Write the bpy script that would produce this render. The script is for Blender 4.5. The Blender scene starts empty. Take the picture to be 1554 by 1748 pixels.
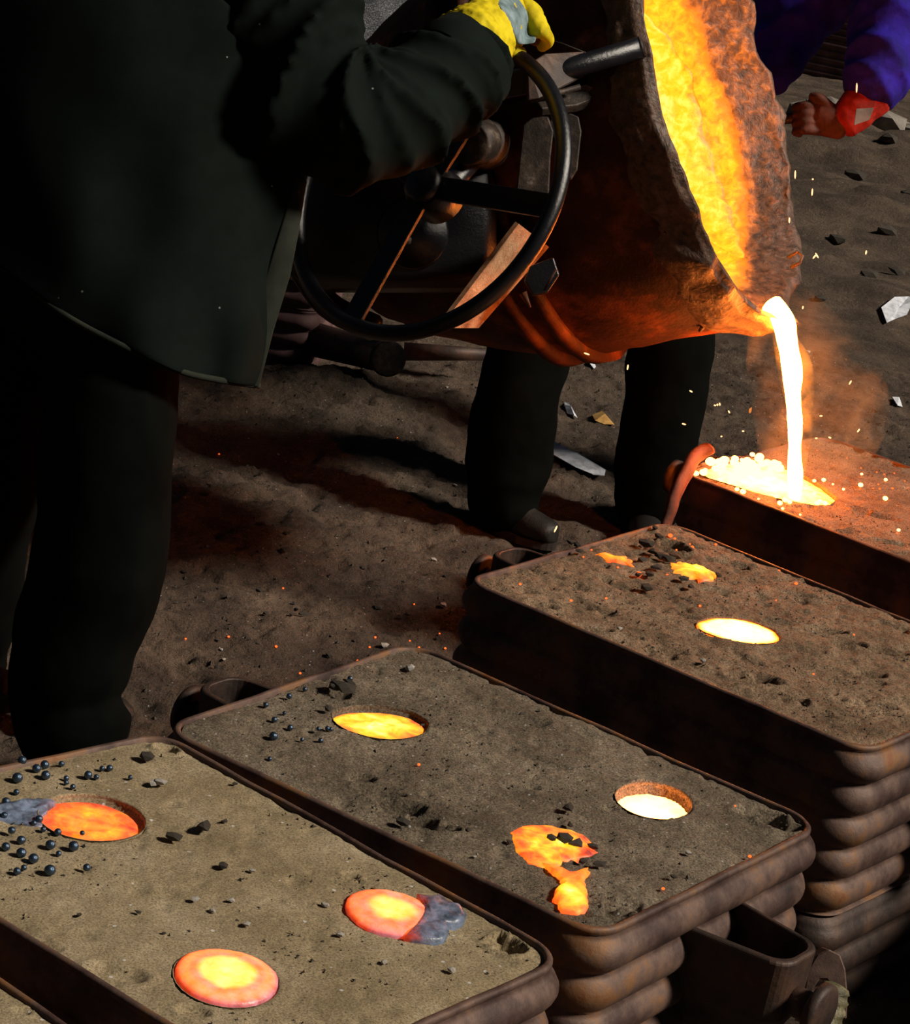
import bpy, math, random
import numpy as np
from mathutils import Vector, Matrix
random.seed(7); np.random.seed(7)
scene = bpy.context.scene
COL = scene.collection
# ------------------------------------------------------------------ camera
F, PITCH, ROLL, CAMZ = 4200.0, 0.29989, 0.187488, 1.95
CX, CY = 777.0, 874.0
cp_, sp_ = math.cos(PITCH), math.sin(PITCH)
FWD = Vector((0, cp_, -sp_)); UP0 = Vector((0, sp_, cp_)); XR = Vector((1, 0, 0))
RIGHT = XR*math.cos(ROLL) + UP0*math.sin(ROLL)
UP = UP0*math.cos(ROLL) - XR*math.sin(ROLL)
CAM = Vector((0, 0, CAMZ))
cam = bpy.data.objects.new('camera', bpy.data.cameras.new('camera')); COL.objects.link(cam)
m = Matrix.Identity(4)
for i in range(3):
    m[i][0], m[i][1], m[i][2], m[i][3] = RIGHT[i], UP[i], -FWD[i], CAM[i]
cam.matrix_world = m
cam.data.sensor_fit = 'HORIZONTAL'; cam.data.sensor_width = 36; cam.data.lens = F/1554*36
cam.data.clip_start = .05; cam.data.clip_end = 200
scene.camera = cam
# ------------------------------------------------------------------ world, sun, exposure
w = bpy.data.worlds.new('world'); scene.world = w; w.use_nodes = True
w.node_tree.nodes['Background'].inputs[0].default_value = (.55, .7, 1, 1)
w.node_tree.nodes['Background'].inputs[1].default_value = .024
sl = bpy.data.lights.new('sun', 'SUN'); sl.energy = 4.1; sl.angle = math.radians(9); sl.color = (1, .895, .75)
so = bpy.data.objects.new('sun', sl); COL.objects.link(so)
AZ, EL = math.radians(-11), math.radians(40)
so.rotation_euler = Vector((math.cos(AZ)*math.cos(EL), math.sin(AZ)*math.cos(EL), math.sin(EL))).to_track_quat('Z', 'Y').to_euler()
vs = scene.view_settings
scene.display_settings.display_device = 'sRGB'
vs.view_transform = 'Standard'; vs.look = 'None'; vs.gamma = 1; vs.use_curve_mapping = False; vs.exposure = 0.0
scene.cycles.use_denoising = True
scene.cycles.volume_bounces = 0
scene.cycles.max_bounces = 5

# ------------------------------------------------------------------ helpers
def ray(px, py):
    return FWD + RIGHT*((px-CX)/F) - UP*((py-CY)/F)
def cp(px, py, d):                      # place measured in the photograph, at a distance d in front of the lens
    return CAM + ray(px, py)*d
def pt(px, py, z=0.0):                  # place measured in the photograph, lying at height z
    r = ray(px, py); return CAM + r*((z-CAMZ)/r.z)
def depth(v): return (Vector(v)-CAM).dot(FWD)

def hashn(ix, iy, iz, s):
    n = (ix*374761393 + iy*668265263 + iz*2147483647 + s*1274126177) & 0xffffffff
    n = ((n ^ (n >> 13))*1274126177) & 0xffffffff
    return ((n ^ (n >> 16)) & 0xffff)/65535.0
def vnoise(P, scale, s=0):
    P = np.asarray(P, float)*scale; I = np.floor(P).astype(np.int64); f = P-I; f = f*f*(3-2*f)
    r = 0
    for a in (0, 1):
        for b in (0, 1):
            for c in (0, 1):
                wt = (f[:, 0] if a else 1-f[:, 0])*(f[:, 1] if b else 1-f[:, 1])*(f[:, 2] if c else 1-f[:, 2])
                r = r + wt*hashn(I[:, 0]+a, I[:, 1]+b, I[:, 2]+c, s)
    return r*2-1
def fbm(P, scale, oct=4, s=0):
    r = 0; a = 1
    for k in range(oct):
        r = r + a*vnoise(P, scale*2**k, s+k*17); a *= .5
    return r

def tag(o, label=None, cat=None, group=None, kind=None):
    if label: o['label'] = label
    if cat: o['category'] = cat
    if group: o['group'] = group
    if kind: o['kind'] = kind
    return o
def mesh(name, V, Fc, mat=None, parent=None, smooth=True, attrs=None, me=None):
    if me is None:
        me = bpy.data.meshes.new(name); me.from_pydata([tuple(v) for v in V], [], [tuple(f) for f in Fc])
        if smooth: me.polygons.foreach_set('use_smooth', [True]*len(me.polygons))
        for k, a in (attrs or {}).items():
            at = me.attributes.new(k, 'FLOAT', 'POINT'); at.data.foreach_set('value', np.asarray(a, np.float32))
        if mat: me.materials.append(mat)
        me.update()
    o = bpy.data.objects.new(name, me); COL.objects.link(o)
    if parent: o.parent = parent
    return o
def empty(name, loc, label, cat, group=None):
    o = bpy.data.objects.new(name, None); COL.objects.link(o); o.location = loc; o.empty_display_size = .05
    bpy.context.view_layer.update()
    return tag(o, label, cat, group)
def adopt(o, root):                     # keeps world place under a moved empty
    o.parent = root; o.matrix_parent_inverse = Matrix.Translation(-Vector(root.location)); return o
def sub(o, part): o.parent = part; return o
def rbox(c, X, Y, Z, hx, hy, hz, b=.004):   # oriented bevelled box -> V, F
    V = []; Fc = []
    c = Vector(c)
    for sx in (-1, 1):
        for sy in (-1, 1):
            for sz in (-1, 1):
                V += [c+X*(sx*(hx-b))+Y*(sy*(hy-b))+Z*sz*hz, c+X*(sx*(hx-b))+Y*sy*hy+Z*(sz*(hz-b)), c+X*sx*hx+Y*(sy*(hy-b))+Z*(sz*(hz-b))]
    import bmesh
    bm = bmesh.new(); vv = [bm.verts.new(v) for v in V]
    bmesh.ops.convex_hull(bm, input=vv)
    bm.verts.index_update()
    V2 = [v.co.copy() for v in bm.verts]; F2 = [[v.index for v in f.verts] for f in bm.faces]; bm.free()
    return V2, F2
def join(*parts):
    V = []; Fc = []
    for v, f in parts:
        o = len(V); V += list(v); Fc += [[i+o for i in g] for g in f]
    return V, Fc
def tube(P, R, n=16, cap=True, ref=None, wob=None, spin=0):
    P = [Vector(p) for p in P]; V = []; Fc = []
    R = [(r, r) if not isinstance(r, (tuple, list)) else r for r in (R if isinstance(R, (list, tuple)) and len(R) == len(P) else [R]*len(P))]
    T = [(P[min(i+1, len(P)-1)]-P[max(i-1, 0)]).normalized() for i in range(len(P))]
    u = Vector(ref) if ref else (Vector((0, 0, 1)) if abs(T[0].z) < .9 else Vector((1, 0, 0)))
    for i, p in enumerate(P):
        u = (u - T[i]*u.dot(T[i])).normalized(); v = T[i].cross(u)
        for k in range(n):
            a = 2*math.pi*k/n + spin; s = 1+(wob(i/(len(P)-1), a) if wob else 0)
            V.append(p+u*(R[i][0]*math.cos(a)*s)+v*(R[i][1]*math.sin(a)*s))
    for i in range(len(P)-1):
        for k in range(n):
            Fc.append((i*n+k, i*n+(k+1) % n, (i+1)*n+(k+1) % n, (i+1)*n+k))
    if cap:
        Fc.append(tuple(reversed(range(n)))); Fc.append(tuple(range((len(P)-1)*n, len(P)*n)))
    return V, Fc
def smoothpath(pts, k=6):               # Catmull-Rom through (Vector, radius) pairs
    P = [Vector(p[0]) for p in pts]; R = [p[1] if isinstance(p[1], (tuple, list)) else (p[1], p[1]) for p in pts]
    oP, oR = [], []
    for i in range(len(P)-1):
        a, b, c, d = P[max(i-1, 0)], P[i], P[i+1], P[min(i+2, len(P)-1)]
        for j in range(k):
            t = j/k
            oP.append(.5*((2*b)+(c-a)*t+(2*a-5*b+4*c-d)*t*t+(3*b-a-3*c+d)*t**3))
            ss = t*t*(3-2*t)
            oR.append((R[i][0]+(R[i+1][0]-R[i][0])*ss, R[i][1]+(R[i+1][1]-R[i][1])*ss))
    oP.append(P[-1]); oR.append(R[-1]); return oP, oR
def limb(pts, n=20, k=6, ref=None, wob=None):
    P, R = smoothpath(pts, k)
    # rounded ends
    t0 = (P[0]-P[1]).normalized(); t1 = (P[-1]-P[-2]).normalized()
    P = [P[0]+t0*min(R[0])*.45, P[0]+t0*min(R[0])*.3]+P+[P[-1]+t1*min(R[-1])*.3, P[-1]+t1*min(R[-1])*.45]
    R = [(R[0][0]*.35, R[0][1]*.35), (R[0][0]*.78, R[0][1]*.78)]+R+[(R[-1][0]*.78, R[-1][1]*.78), (R[-1][0]*.35, R[-1][1]*.35)]
    return tube(P, R, n, True, ref, wob)
def remesh(o, vox, sm=3, disp=None):
    r = o.modifiers.new('r', 'REMESH'); r.mode = 'VOXEL'; r.voxel_size = vox; r.use_smooth_shade = True
    s = o.modifiers.new('s', 'SMOOTH'); s.factor = .5; s.iterations = sm
    if disp:
        for (sc_, st) in disp:
            t = bpy.data.textures.new('c', 'CLOUDS'); t.noise_scale = sc_; t.noise_depth = 2
            d = o.modifiers.new('d', 'DISPLACE'); d.texture = t; d.strength = st; d.mid_level = .5; d.texture_coords = 'GLOBAL'
    return o

# ------------------------------------------------------------------ materials
def newmat(name):
    mt = bpy.data.materials.new(name); mt.use_nodes = True; nt = mt.node_tree; nt.nodes.clear()
    out = nt.nodes.new('ShaderNodeOutputMaterial')
    return mt, nt, out
def N(nt, t, **kw):
    n = nt.nodes.new(t)
    for k, v in kw.items():
        if k in n.inputs.keys(): n.inputs[k].default_value = v
        else: setattr(n, k, v)
    return n
def noise(nt, scale, detail=6, rough=.6, vec=None, dist=0):
    n = N(nt, 'ShaderNodeTexNoise', Scale=scale, Detail=detail, Roughness=rough, Distortion=dist)
    if vec: nt.links.new(vec, n.inputs['Vector'])
    return n
def ramp(nt, src, stops):
    r = nt.nodes.new('ShaderNodeValToRGB'); e = r.color_ramp.elements
    e[0].position = stops[0][0]; e[0].color = (*stops[0][1], 1)
    e[1].position = stops[-1][0]; e[1].color = (*stops[-1][1], 1)
    for p, c in stops[1:-1]: e.new(p).color = (*c, 1)
    nt.links.new(src, r.inputs[0]); return r
def geo(nt): return nt.nodes.new('ShaderNodeNewGeometry').outputs['Position']
def math_(nt, op, a, b=None):
    n = nt.nodes.new('ShaderNodeMath'); n.operation = op
    for i, x in enumerate((a, b)):
        if x is None: continue
        if isinstance(x, (int, float)): n.inputs[i].default_value = x
        else: nt.links.new(x, n.inputs[i])
    return n.outputs[0]
def surface(name, stops, scale, rough=.9, bump=.3, bscale=None, metal=0, spec=.3, speck=None, bdist=.004, fine=None, stretch=None):
    mt, nt, out = newmat(name)
    tc = nt.nodes.new('ShaderNodeTexCoord').outputs['Object']
    if stretch:
        mp = N(nt, 'ShaderNodeMapping'); mp.inputs['Scale'].default_value = stretch; nt.links.new(tc, mp.inputs['Vector']); tc = mp.outputs[0]
    n1 = noise(nt, scale, 8, .65, tc)
    r = ramp(nt, n1.outputs['Fac'], stops)
    colr = r.outputs['Color']
    b = nt.nodes.new('ShaderNodeBsdfPrincipled')
    b.inputs['Roughness'].default_value = rough; b.inputs['Metallic'].default_value = metal; b.inputs['Specular IOR Level'].default_value = spec
    if fine:                                             # grain of single sand grains
        n3 = noise(nt, fine[0], 2, .8, tc)
        r3 = ramp(nt, n3.outputs['Fac'], [(.3, (fine[1],)*3), (.5, (1,)*3), (.72, (fine[2],)*3)])
        mx = N(nt, 'ShaderNodeMix', data_type='RGBA', blend_type='MULTIPLY'); mx.inputs[0].default_value = 1
        nt.links.new(colr, mx.inputs[6]); nt.links.new(r3.outputs['Color'], mx.inputs[7]); colr = mx.outputs[2]
    if speck:
        v = N(nt, 'ShaderNodeTexVoronoi', Scale=speck[0]); nt.links.new(tc, v.inputs['Vector'])
        sep = nt.nodes.new('ShaderNodeSeparateColor'); nt.links.new(v.outputs['Color'], sep.inputs[0])
        near = math_(nt, 'LESS_THAN', v.outputs['Distance'], .28)
        pick = math_(nt, 'GREATER_THAN', sep.outputs[0], speck[1])
        fac = math_(nt, 'MULTIPLY', near, pick)
        mx = N(nt, 'ShaderNodeMix', data_type='RGBA'); nt.links.new(fac, mx.inputs[0]); nt.links.new(colr, mx.inputs[6]); mx.inputs[7].default_value = (*speck[2], 1)
        colr = mx.outputs[2]
    nt.links.new(colr, b.inputs['Base Color'])
    n2 = noise(nt, bscale or scale*6, 6, .7, tc)
    bp = N(nt, 'ShaderNodeBump', Strength=bump, Distance=bdist); nt.links.new(n2.outputs['Fac'], bp.inputs['Height'])
    nt.links.new(bp.outputs[0], b.inputs['Normal']); nt.links.new(b.outputs[0], out.inputs[0])
    return mt
def hot(name, stops, strength, nscale=30, namp=.5, crust=(.03, .03, .04), rough=.5, crust_to=.12, bump=.4):
    """metal that glows by its own temperature, the ladle crust by painted cavity light (attribute heat), cooled skin below crust_to"""
    mt, nt, out = newmat(name)
    at = N(nt, 'ShaderNodeAttribute', attribute_name='temp_and_lit_glow')
    n1 = noise(nt, nscale, 5, .6, geo(nt), .4)
    h = math_(nt, 'ADD', at.outputs['Fac'], math_(nt, 'MULTIPLY', math_(nt, 'SUBTRACT', n1.outputs['Fac'], .5), namp))
    r = ramp(nt, h, stops)
    b = nt.nodes.new('ShaderNodeBsdfPrincipled'); b.inputs['Roughness'].default_value = rough
    nc = noise(nt, 60, 5, .6, geo(nt)); rc = ramp(nt, nc.outputs['Fac'], [(.35, tuple(c*.5 for c in crust)), (.65, tuple(c*1.8 for c in crust))])
    nt.links.new(rc.outputs[0], b.inputs['Base Color'])
    nt.links.new(r.outputs['Color'], b.inputs['Emission Color'])
    b.inputs['Emission Strength'].default_value = strength
    bp = N(nt, 'ShaderNodeBump', Strength=bump, Distance=.006); nt.links.new(n1.outputs['Fac'], bp.inputs['Height']); nt.links.new(bp.outputs[0], b.inputs['Normal'])
    nt.links.new(b.outputs[0], out.inputs[0]); return mt
M = {}
M['ground'] = surface('ground_dirt', [(.3, (.036, .025, .019)), (.5, (.09, .063, .045)), (.7, (.16, .115, .08))], 3.5, .95, 1.0, 42, bdist=.022, speck=(160, .985, (.45, .42, .4)), fine=(420, .35, 1.7))
M['sandA'] = surface('packed_sand_tan', [(.3, (.19, .145, .08)), (.5, (.27, .21, .125)), (.7, (.36, .29, .19))], 9, .92, .5, 130, bdist=.003, speck=(110, .985, (.5, .48, .45)), fine=(330, .4, 1.5))
M['sandB'] = surface('packed_sand_grey', [(.3, (.085, .066, .045)), (.5, (.16, .125, .087)), (.7, (.26, .21, .15))], 9, .92, .9, 160, bdist=.005, speck=(150, .975, (.42, .4, .38)), fine=(300, .25, 1.8))
M['sandC'] = surface('loose_sand_brown', [(.3, (.12, .078, .046)), (.5, (.22, .145, .09)), (.7, (.32, .22, .14))], 8, .95, .9, 190, bdist=.005, speck=(150, .99, (.4, .36, .33)), fine=(300, .25, 1.8))
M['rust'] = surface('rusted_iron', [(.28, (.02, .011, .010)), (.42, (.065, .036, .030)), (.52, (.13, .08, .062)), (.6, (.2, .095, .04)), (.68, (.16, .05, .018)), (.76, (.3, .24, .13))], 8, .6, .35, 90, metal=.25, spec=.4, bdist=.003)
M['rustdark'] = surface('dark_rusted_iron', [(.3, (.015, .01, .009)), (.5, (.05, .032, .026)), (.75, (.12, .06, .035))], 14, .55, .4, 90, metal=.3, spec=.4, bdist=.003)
M['pinkrust'] = surface('faded_red_iron', [(.3, (.05, .025, .024)), (.6, (.13, .07, .07)), (.8, (.2, .12, .12))], 9, .7, .3, 60, spec=.25)
M['shell'] = surface('sooty_ladle_steel', [(.3, (.018, .006, .004)), (.5, (.06, .018, .008)), (.62, (.2, .055, .018)), (.75, (.34, .13, .06))], 6, .62, .5, 45, metal=.1, spec=.2, bdist=.006)
M['orangeplate'] = surface('lit_orange_rust', [(.3, (.12, .04, .015)), (.48, (.5, .24, .12)), (.7, (.75, .45, .25))], 18, .75, .7, 160, bdist=.004)  # rust brightened to carry the stream's orange light in its base colour
M['soot'] = surface('black_painted_steel', [(.3, (.003, .003, .004)), (.7, (.009, .009, .012))], 20, .28, .5, 160, spec=.7, bdist=.002)
M['plate'] = surface('dusty_steel_plate', [(.3, (.006, .005, .004)), (.5, (.03, .02, .015)), (.6, (.08, .055, .04)), (.72, (.3, .26, .22))], 20, .55, .5, 70, metal=.2, spec=.4)
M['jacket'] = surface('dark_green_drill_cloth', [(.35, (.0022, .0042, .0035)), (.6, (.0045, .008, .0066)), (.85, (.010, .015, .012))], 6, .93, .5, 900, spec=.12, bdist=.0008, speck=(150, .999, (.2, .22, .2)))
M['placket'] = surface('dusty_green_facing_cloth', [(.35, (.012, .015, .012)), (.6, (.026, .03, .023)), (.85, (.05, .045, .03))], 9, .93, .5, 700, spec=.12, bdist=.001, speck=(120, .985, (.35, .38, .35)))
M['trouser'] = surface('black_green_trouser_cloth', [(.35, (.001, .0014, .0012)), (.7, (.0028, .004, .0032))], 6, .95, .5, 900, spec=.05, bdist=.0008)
M['glove'] = surface('yellow_suede_leather', [(.35, (.5, .38, .005)), (.55, (.78, .62, .01)), (.8, (.85, .7, .04))], 22, .8, .4, 260, spec=.2, bdist=.001)
M['glovegrey'] = surface('grey_blue_glove_patch', [(.35, (.1, .14, .15)), (.6, (.24, .33, .36)), (.8, (.4, .45, .45))], 30, .85, .5, 260, spec=.2, bdist=.001)
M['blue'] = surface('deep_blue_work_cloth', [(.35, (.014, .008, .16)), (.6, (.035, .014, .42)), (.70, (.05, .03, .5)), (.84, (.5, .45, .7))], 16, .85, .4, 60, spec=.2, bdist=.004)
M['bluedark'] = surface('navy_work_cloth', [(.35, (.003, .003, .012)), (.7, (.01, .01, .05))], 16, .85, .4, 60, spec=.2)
M['red'] = surface('red_glove_cuff', [(.3, (.2, .012, .008)), (.6, (.5, .03, .015)), (.85, (.6, .1, .05))], 22, .8, .3, 120, spec=.2)
M['leather'] = surface('stained_brown_leather', [(.3, (.05, .018, .01)), (.7, (.2, .06, .035))], 22, .7, .3, 120, spec=.3)
M['boot'] = surface('dusty_black_boot_leather', [(.3, (.004, .0035, .003)), (.6, (.013, .011, .009)), (.8, (.05, .04, .03))], 14, .55, .4, 120, spec=.4)
M['sole'] = surface('boot_rubber', [(.3, (.01, .008, .007)), (.7, (.04, .03, .024))], 14, .8)
M['skin'] = surface('skin', [(.3, (.3, .15, .09)), (.7, (.42, .24, .16))], 8, .5)
M['hair'] = surface('dark_hair', [(.3, (.01, .007, .005)), (.7, (.03, .02, .015))], 60, .6, .6, 300)
M['bead'] = surface('blue_oxidised_iron_bead', [(.3, (.03, .045, .07)), (.7, (.1, .16, .25))], 60, .3, .2, 200, metal=.8, spec=.6)
M['white'] = surface('white_wrapper', [(.3, (.28, .3, .34)), (.5, (.6, .63, .7)), (.7, (.8, .82, .9))], 24, .7, .3, 60)
M['leaf'] = surface('dry_leaf', [(.3, (.35, .14, .03)), (.7, (.7, .45, .15))], 40, .8, .3, 60)
M['stone'] = surface('dark_slag_crumb', [(.3, (.02, .017, .014)), (.7, (.09, .075, .06))], 60, .8, .6, 200)
M['stonepale'] = surface('pale_grit', [(.3, (.3, .27, .24)), (.7, (.6, .57, .52))], 60, .8, .6, 200)
M['glitter'] = surface('coarse_grey_granules', [(.42, (.01, .011, .014)), (.55, (.12, .125, .14)), (.66, (.5, .52, .58))], 130, .5, 1, 150, spec=.6, bdist=.01)
M['greyrag'] = surface('blurred_grey_lumps', [(.3, (.08, .07, .06)), (.7, (.3, .27, .24))], 8, .9, .5, 30)
HOT = [(0.0, (0, 0, 0)), (.10, (.03, .002, .0)), (.22, (.5, .03, .003)), (.36, (1.0, .11, .008)), (.52, (1, .27, .012)), (.68, (1, .55, .015)), (.82, (1, .82, .12)), (1.0, (1, .93, .6))]
M['hotpool'] = hot('glowing_iron', HOT, 1.5, 38, .75)
M['softpool'] = hot('glowing_iron_even', HOT, 1.35, 45, .22, crust=(.12, .15, .22), rough=.38)
M['whitepool'] = hot('white_hot_iron', [(0, (.05, .002, 0)), (.12, (.12, .008, .0)), (.3, (.3, .06, .002)), (.42, (.8, .24, .04)), (.6, (1, .3, .085)), (1, (1, .32, .1))], 13, 40, .35)
HOTL = [(0.0, (0, 0, 0)), (.08, (.01, .001, .0)), (.2, (.20, .04, .006)), (.33, (.75, .15, .01))]+HOT[4:]
M['lining'] = hot('ladle_lining', HOTL, 1.35, 42, .62, crust=(.085, .045, .028), rough=.55, bump=1.0)
def emis(name, c, s):
    mt, nt, out = newmat(name); e = nt.nodes.new('ShaderNodeEmission'); e.inputs[0].default_value = (*c, 1); e.inputs[1].default_value = s
    nt.links.new(e.outputs[0], out.inputs[0]); return mt
M['stream'] = emis('white_hot_stream', (1, .20, .018), 135)
M['drop'] = emis('hot_drop', (1, .28, .06), 14)
M['ember'] = emis('red_ember', (1, .12, .02), 2.2)
M['spark'] = emis('spark', (1, .5, .2), 3)

# ------------------------------------------------------------------ ground
def grid(x0, x1, y0, y1, nx, ny, hf):
    X, Y = np.meshgrid(np.linspace(x0, x1, nx), np.linspace(y0, y1, ny))
    P = np.stack([X.ravel(), Y.ravel(), np.zeros(X.size)], 1); P[:, 2] = hf(P)
    I = np.arange(nx*ny).reshape(ny, nx)
    Fq = np.stack([I[:-1, :-1], I[:-1, 1:], I[1:, 1:], I[1:, :-1]], -1).reshape(-1, 4)
    return P, Fq
MOUNDS = [((1500, 520), .35, .09), ((1460, 380), .7, .14), ((1540, 300), 1.2, .22), ((1400, 640), .25, .04), ((560, 690), .4, .05), ((640, 720), .25, .03), ((760, 690), .3, .03), ((1000, 640), .3, .03)]
MOUNDS = [(pt(*p), r, h) for p, r, h in MOUNDS]
def gh(P):
    z = .016*fbm(P, 2.2, 3, 3) + .011*fbm(P, 9, 3, 5)
    z += .006*np.clip(vnoise(P*np.array([1, 1.6, 1]), 34, 8), -.2, 1) + .0035*vnoise(P, 75, 12)
    d = fbm(P, 16, 2, 21)                                # foot-trodden dents
    z -= .024*np.clip(d-.3, 0, .5)
    d = fbm(P*np.array([1, 1.8, 1]), 30, 2, 71); z -= .010*np.clip(d-.35, 0, .5)
    for c, r, h in MOUNDS:
        q = ((P[:, 0]-c.x)**2+(P[:, 1]-c.y)**2)/r**2; z += h*np.exp(-q)*(1+.25*fbm(P, 5, 3, 31))
    return z
Vg, Fg = grid(-2.6, 3.0, 2.0, 9.0, 560, 700, gh)
mesh('floor', Vg, Fg, M['ground'])['kind'] = 'structure'
def gh2(P): return gh(P)-.0
def far_h(P):
    z = gh(P)
    inside = (P[:, 0] > -2.55) & (P[:, 0] < 2.95) & (P[:, 1] > 2.05) & (P[:, 1] < 8.95)
    return np.where(inside, z-.12, z)
Vg, Fg = grid(-12, 12, -2, 26, 300, 350, far_h)
mesh('floor_far', Vg, Fg, M['ground'])['kind'] = 'structure'
def gz(x, y): return float(gh(np.array([[x, y, 0.0]]))[0])
# back wall of the foundry hall, beyond the top of the frame
V, Fc = join(rbox((0, 26, 3), Vector((1, 0, 0)), Vector((0, 1, 0)), Vector((0, 0, 1)), 12, .15, 3.2, .01))
mesh('wall_back', V, Fc, M['rustdark'], smooth=False)['kind'] = 'structure'

# ------------------------------------------------------------------ mould flasks
def quad_path(Q, r, n=7):               # rounded quad, Q counter-clockwise 2D; returns points, outward normals
    P = []; Nn = []
    for i in range(4):
        a, b, c = np.array(Q[i-1]), np.array(Q[i]), np.array(Q[(i+1) % 4])
        u = (a-b)/np.linalg.norm(a-b); v = (c-b)/np.linalg.norm(c-b)
        ang = math.acos(float(u@v)); t = r/math.tan(ang/2)
        p0, p1 = b+u*t, b+v*t; bis = (u+v)/np.linalg.norm(u+v); cen = b+bis*(r/math.sin(ang/2))
        a0 = math.atan2(*(p0-cen)[::-1]); a1 = math.atan2(*(p1-cen)[::-1]); da = (a1-a0+math.pi) % (2*math.pi)-math.pi
        for k in range(n+1):
            th = a0+da*k/n; d = np.array([math.cos(th), math.sin(th)]); P.append(cen+d*r); Nn.append(d)
        # straight run to the next corner gets midpoints
        e = np.array(Q[(i+1) % 4]); f = np.array(Q[(i+2) % 4])
        w_ = (f-e)/np.linalg.norm(f-e); ang2 = math.acos(float(((b-e)/np.linalg.norm(b-e))@w_)); t2 = r/math.tan(ang2/2)
        q1 = e+(b-e)/np.linalg.norm(b-e)*t2
        nn = np.array([v[1], -v[0]]); nn = nn if nn@(b-np.mean(Q, 0)) > 0 else -nn
        for k in range(1, 10): P.append(p1+(q1-p1)*k/10); Nn.append(nn)
    return np.array(P), np.array(Nn)
def flask_body(Q, zt, h, ridges, amp, name, mat, root, seed=0, lip=True):
    P, Nn = quad_path(Q, .055)
    ccw = sum(Q[i][0]*Q[(i+1) % 4][1]-Q[(i+1) % 4][0]*Q[i][1] for i in range(4))
    rings = []
    if lip: rings += [(-.0065, -.03), (-.0065, -.001), (-.004, .0008), (0, .0008), (.0035, -.002), (.0035, -.008), (.0, -.011)]
    else: rings += [(-.03, -.004), (.004, -.004)]
    n = ridges*9
    for k in range(1, n+1):
        s = k/n*ridges; fr = s-math.floor(s) if k < n else 1
        o = amp*(max(math.sin(math.pi*fr), 0)**.9)*(.95 if s < 1 else .78)
        rings.append((o-.001, -.011-(h-.016)*k/n))
    rings.append((.006, -h+.002)); rings.append((.006, -h)); rings.append((-.01, -h))
    V = []
    q0, q1 = np.array(Q[1]), np.array(Q[2]); ld = (q1-q0)/np.linalg.norm(q1-q0)
    flat = .22+.78*np.clip(np.abs(Nn@ld)*1.25, 0, 1)[:, None]**.8      # corrugations run out along the long sides
    for o, dz in rings:
        q = P+Nn*(o if o < .006 else .005+(o-.005)*flat)
        V += [(a, b, zt+dz) for a, b in q]
    V = np.array(V); nz = fbm(V, 9, 3, 40+seed)*.0022; m_ = len(P)
    NN = np.tile(Nn, (len(rings), 1)); V[:, :2] += NN*nz[:, None]; V[:m_*7, 2] += .0012*fbm(V[:m_*7], 14, 2, seed)
    Fc = [(i*m_+k, (i+1)*m_+k, (i+1)*m_+(k+1) % m_, i*m_+(k+1) % m_) for i in range(len(rings)-1) for k in range(m_)]
    if ccw < 0: Fc = [f[::-1] for f in Fc]
    return adopt(mesh(name, V, Fc, mat), root)
def inpoly(P, poly):
    x, y = P[:, 0], P[:, 1]; ins = np.zeros(len(P), bool); n = len(poly); dmin = np.full(len(P), 9.)
    for i in range(n):
        x0, y0 = poly[i]; x1, y1 = poly[(i+1) % n]
        c = ((y0 > y) != (y1 > y)) & (x < (x1-x0)*(y-y0)/(y1-y0+1e-12)+x0); ins ^= c
        t = np.clip(((x-x0)*(x1-x0)+(y-y0)*(y1-y0))/((x1-x0)**2+(y1-y0)**2+1e-12), 0, 1)
        dmin = np.minimum(dmin, np.hypot(x-x0-t*(x1-x0), y-y0-t*(y1-y0)))
    return np.where(ins, -dmin, dmin)   # signed distance
ZT = .5
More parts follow.
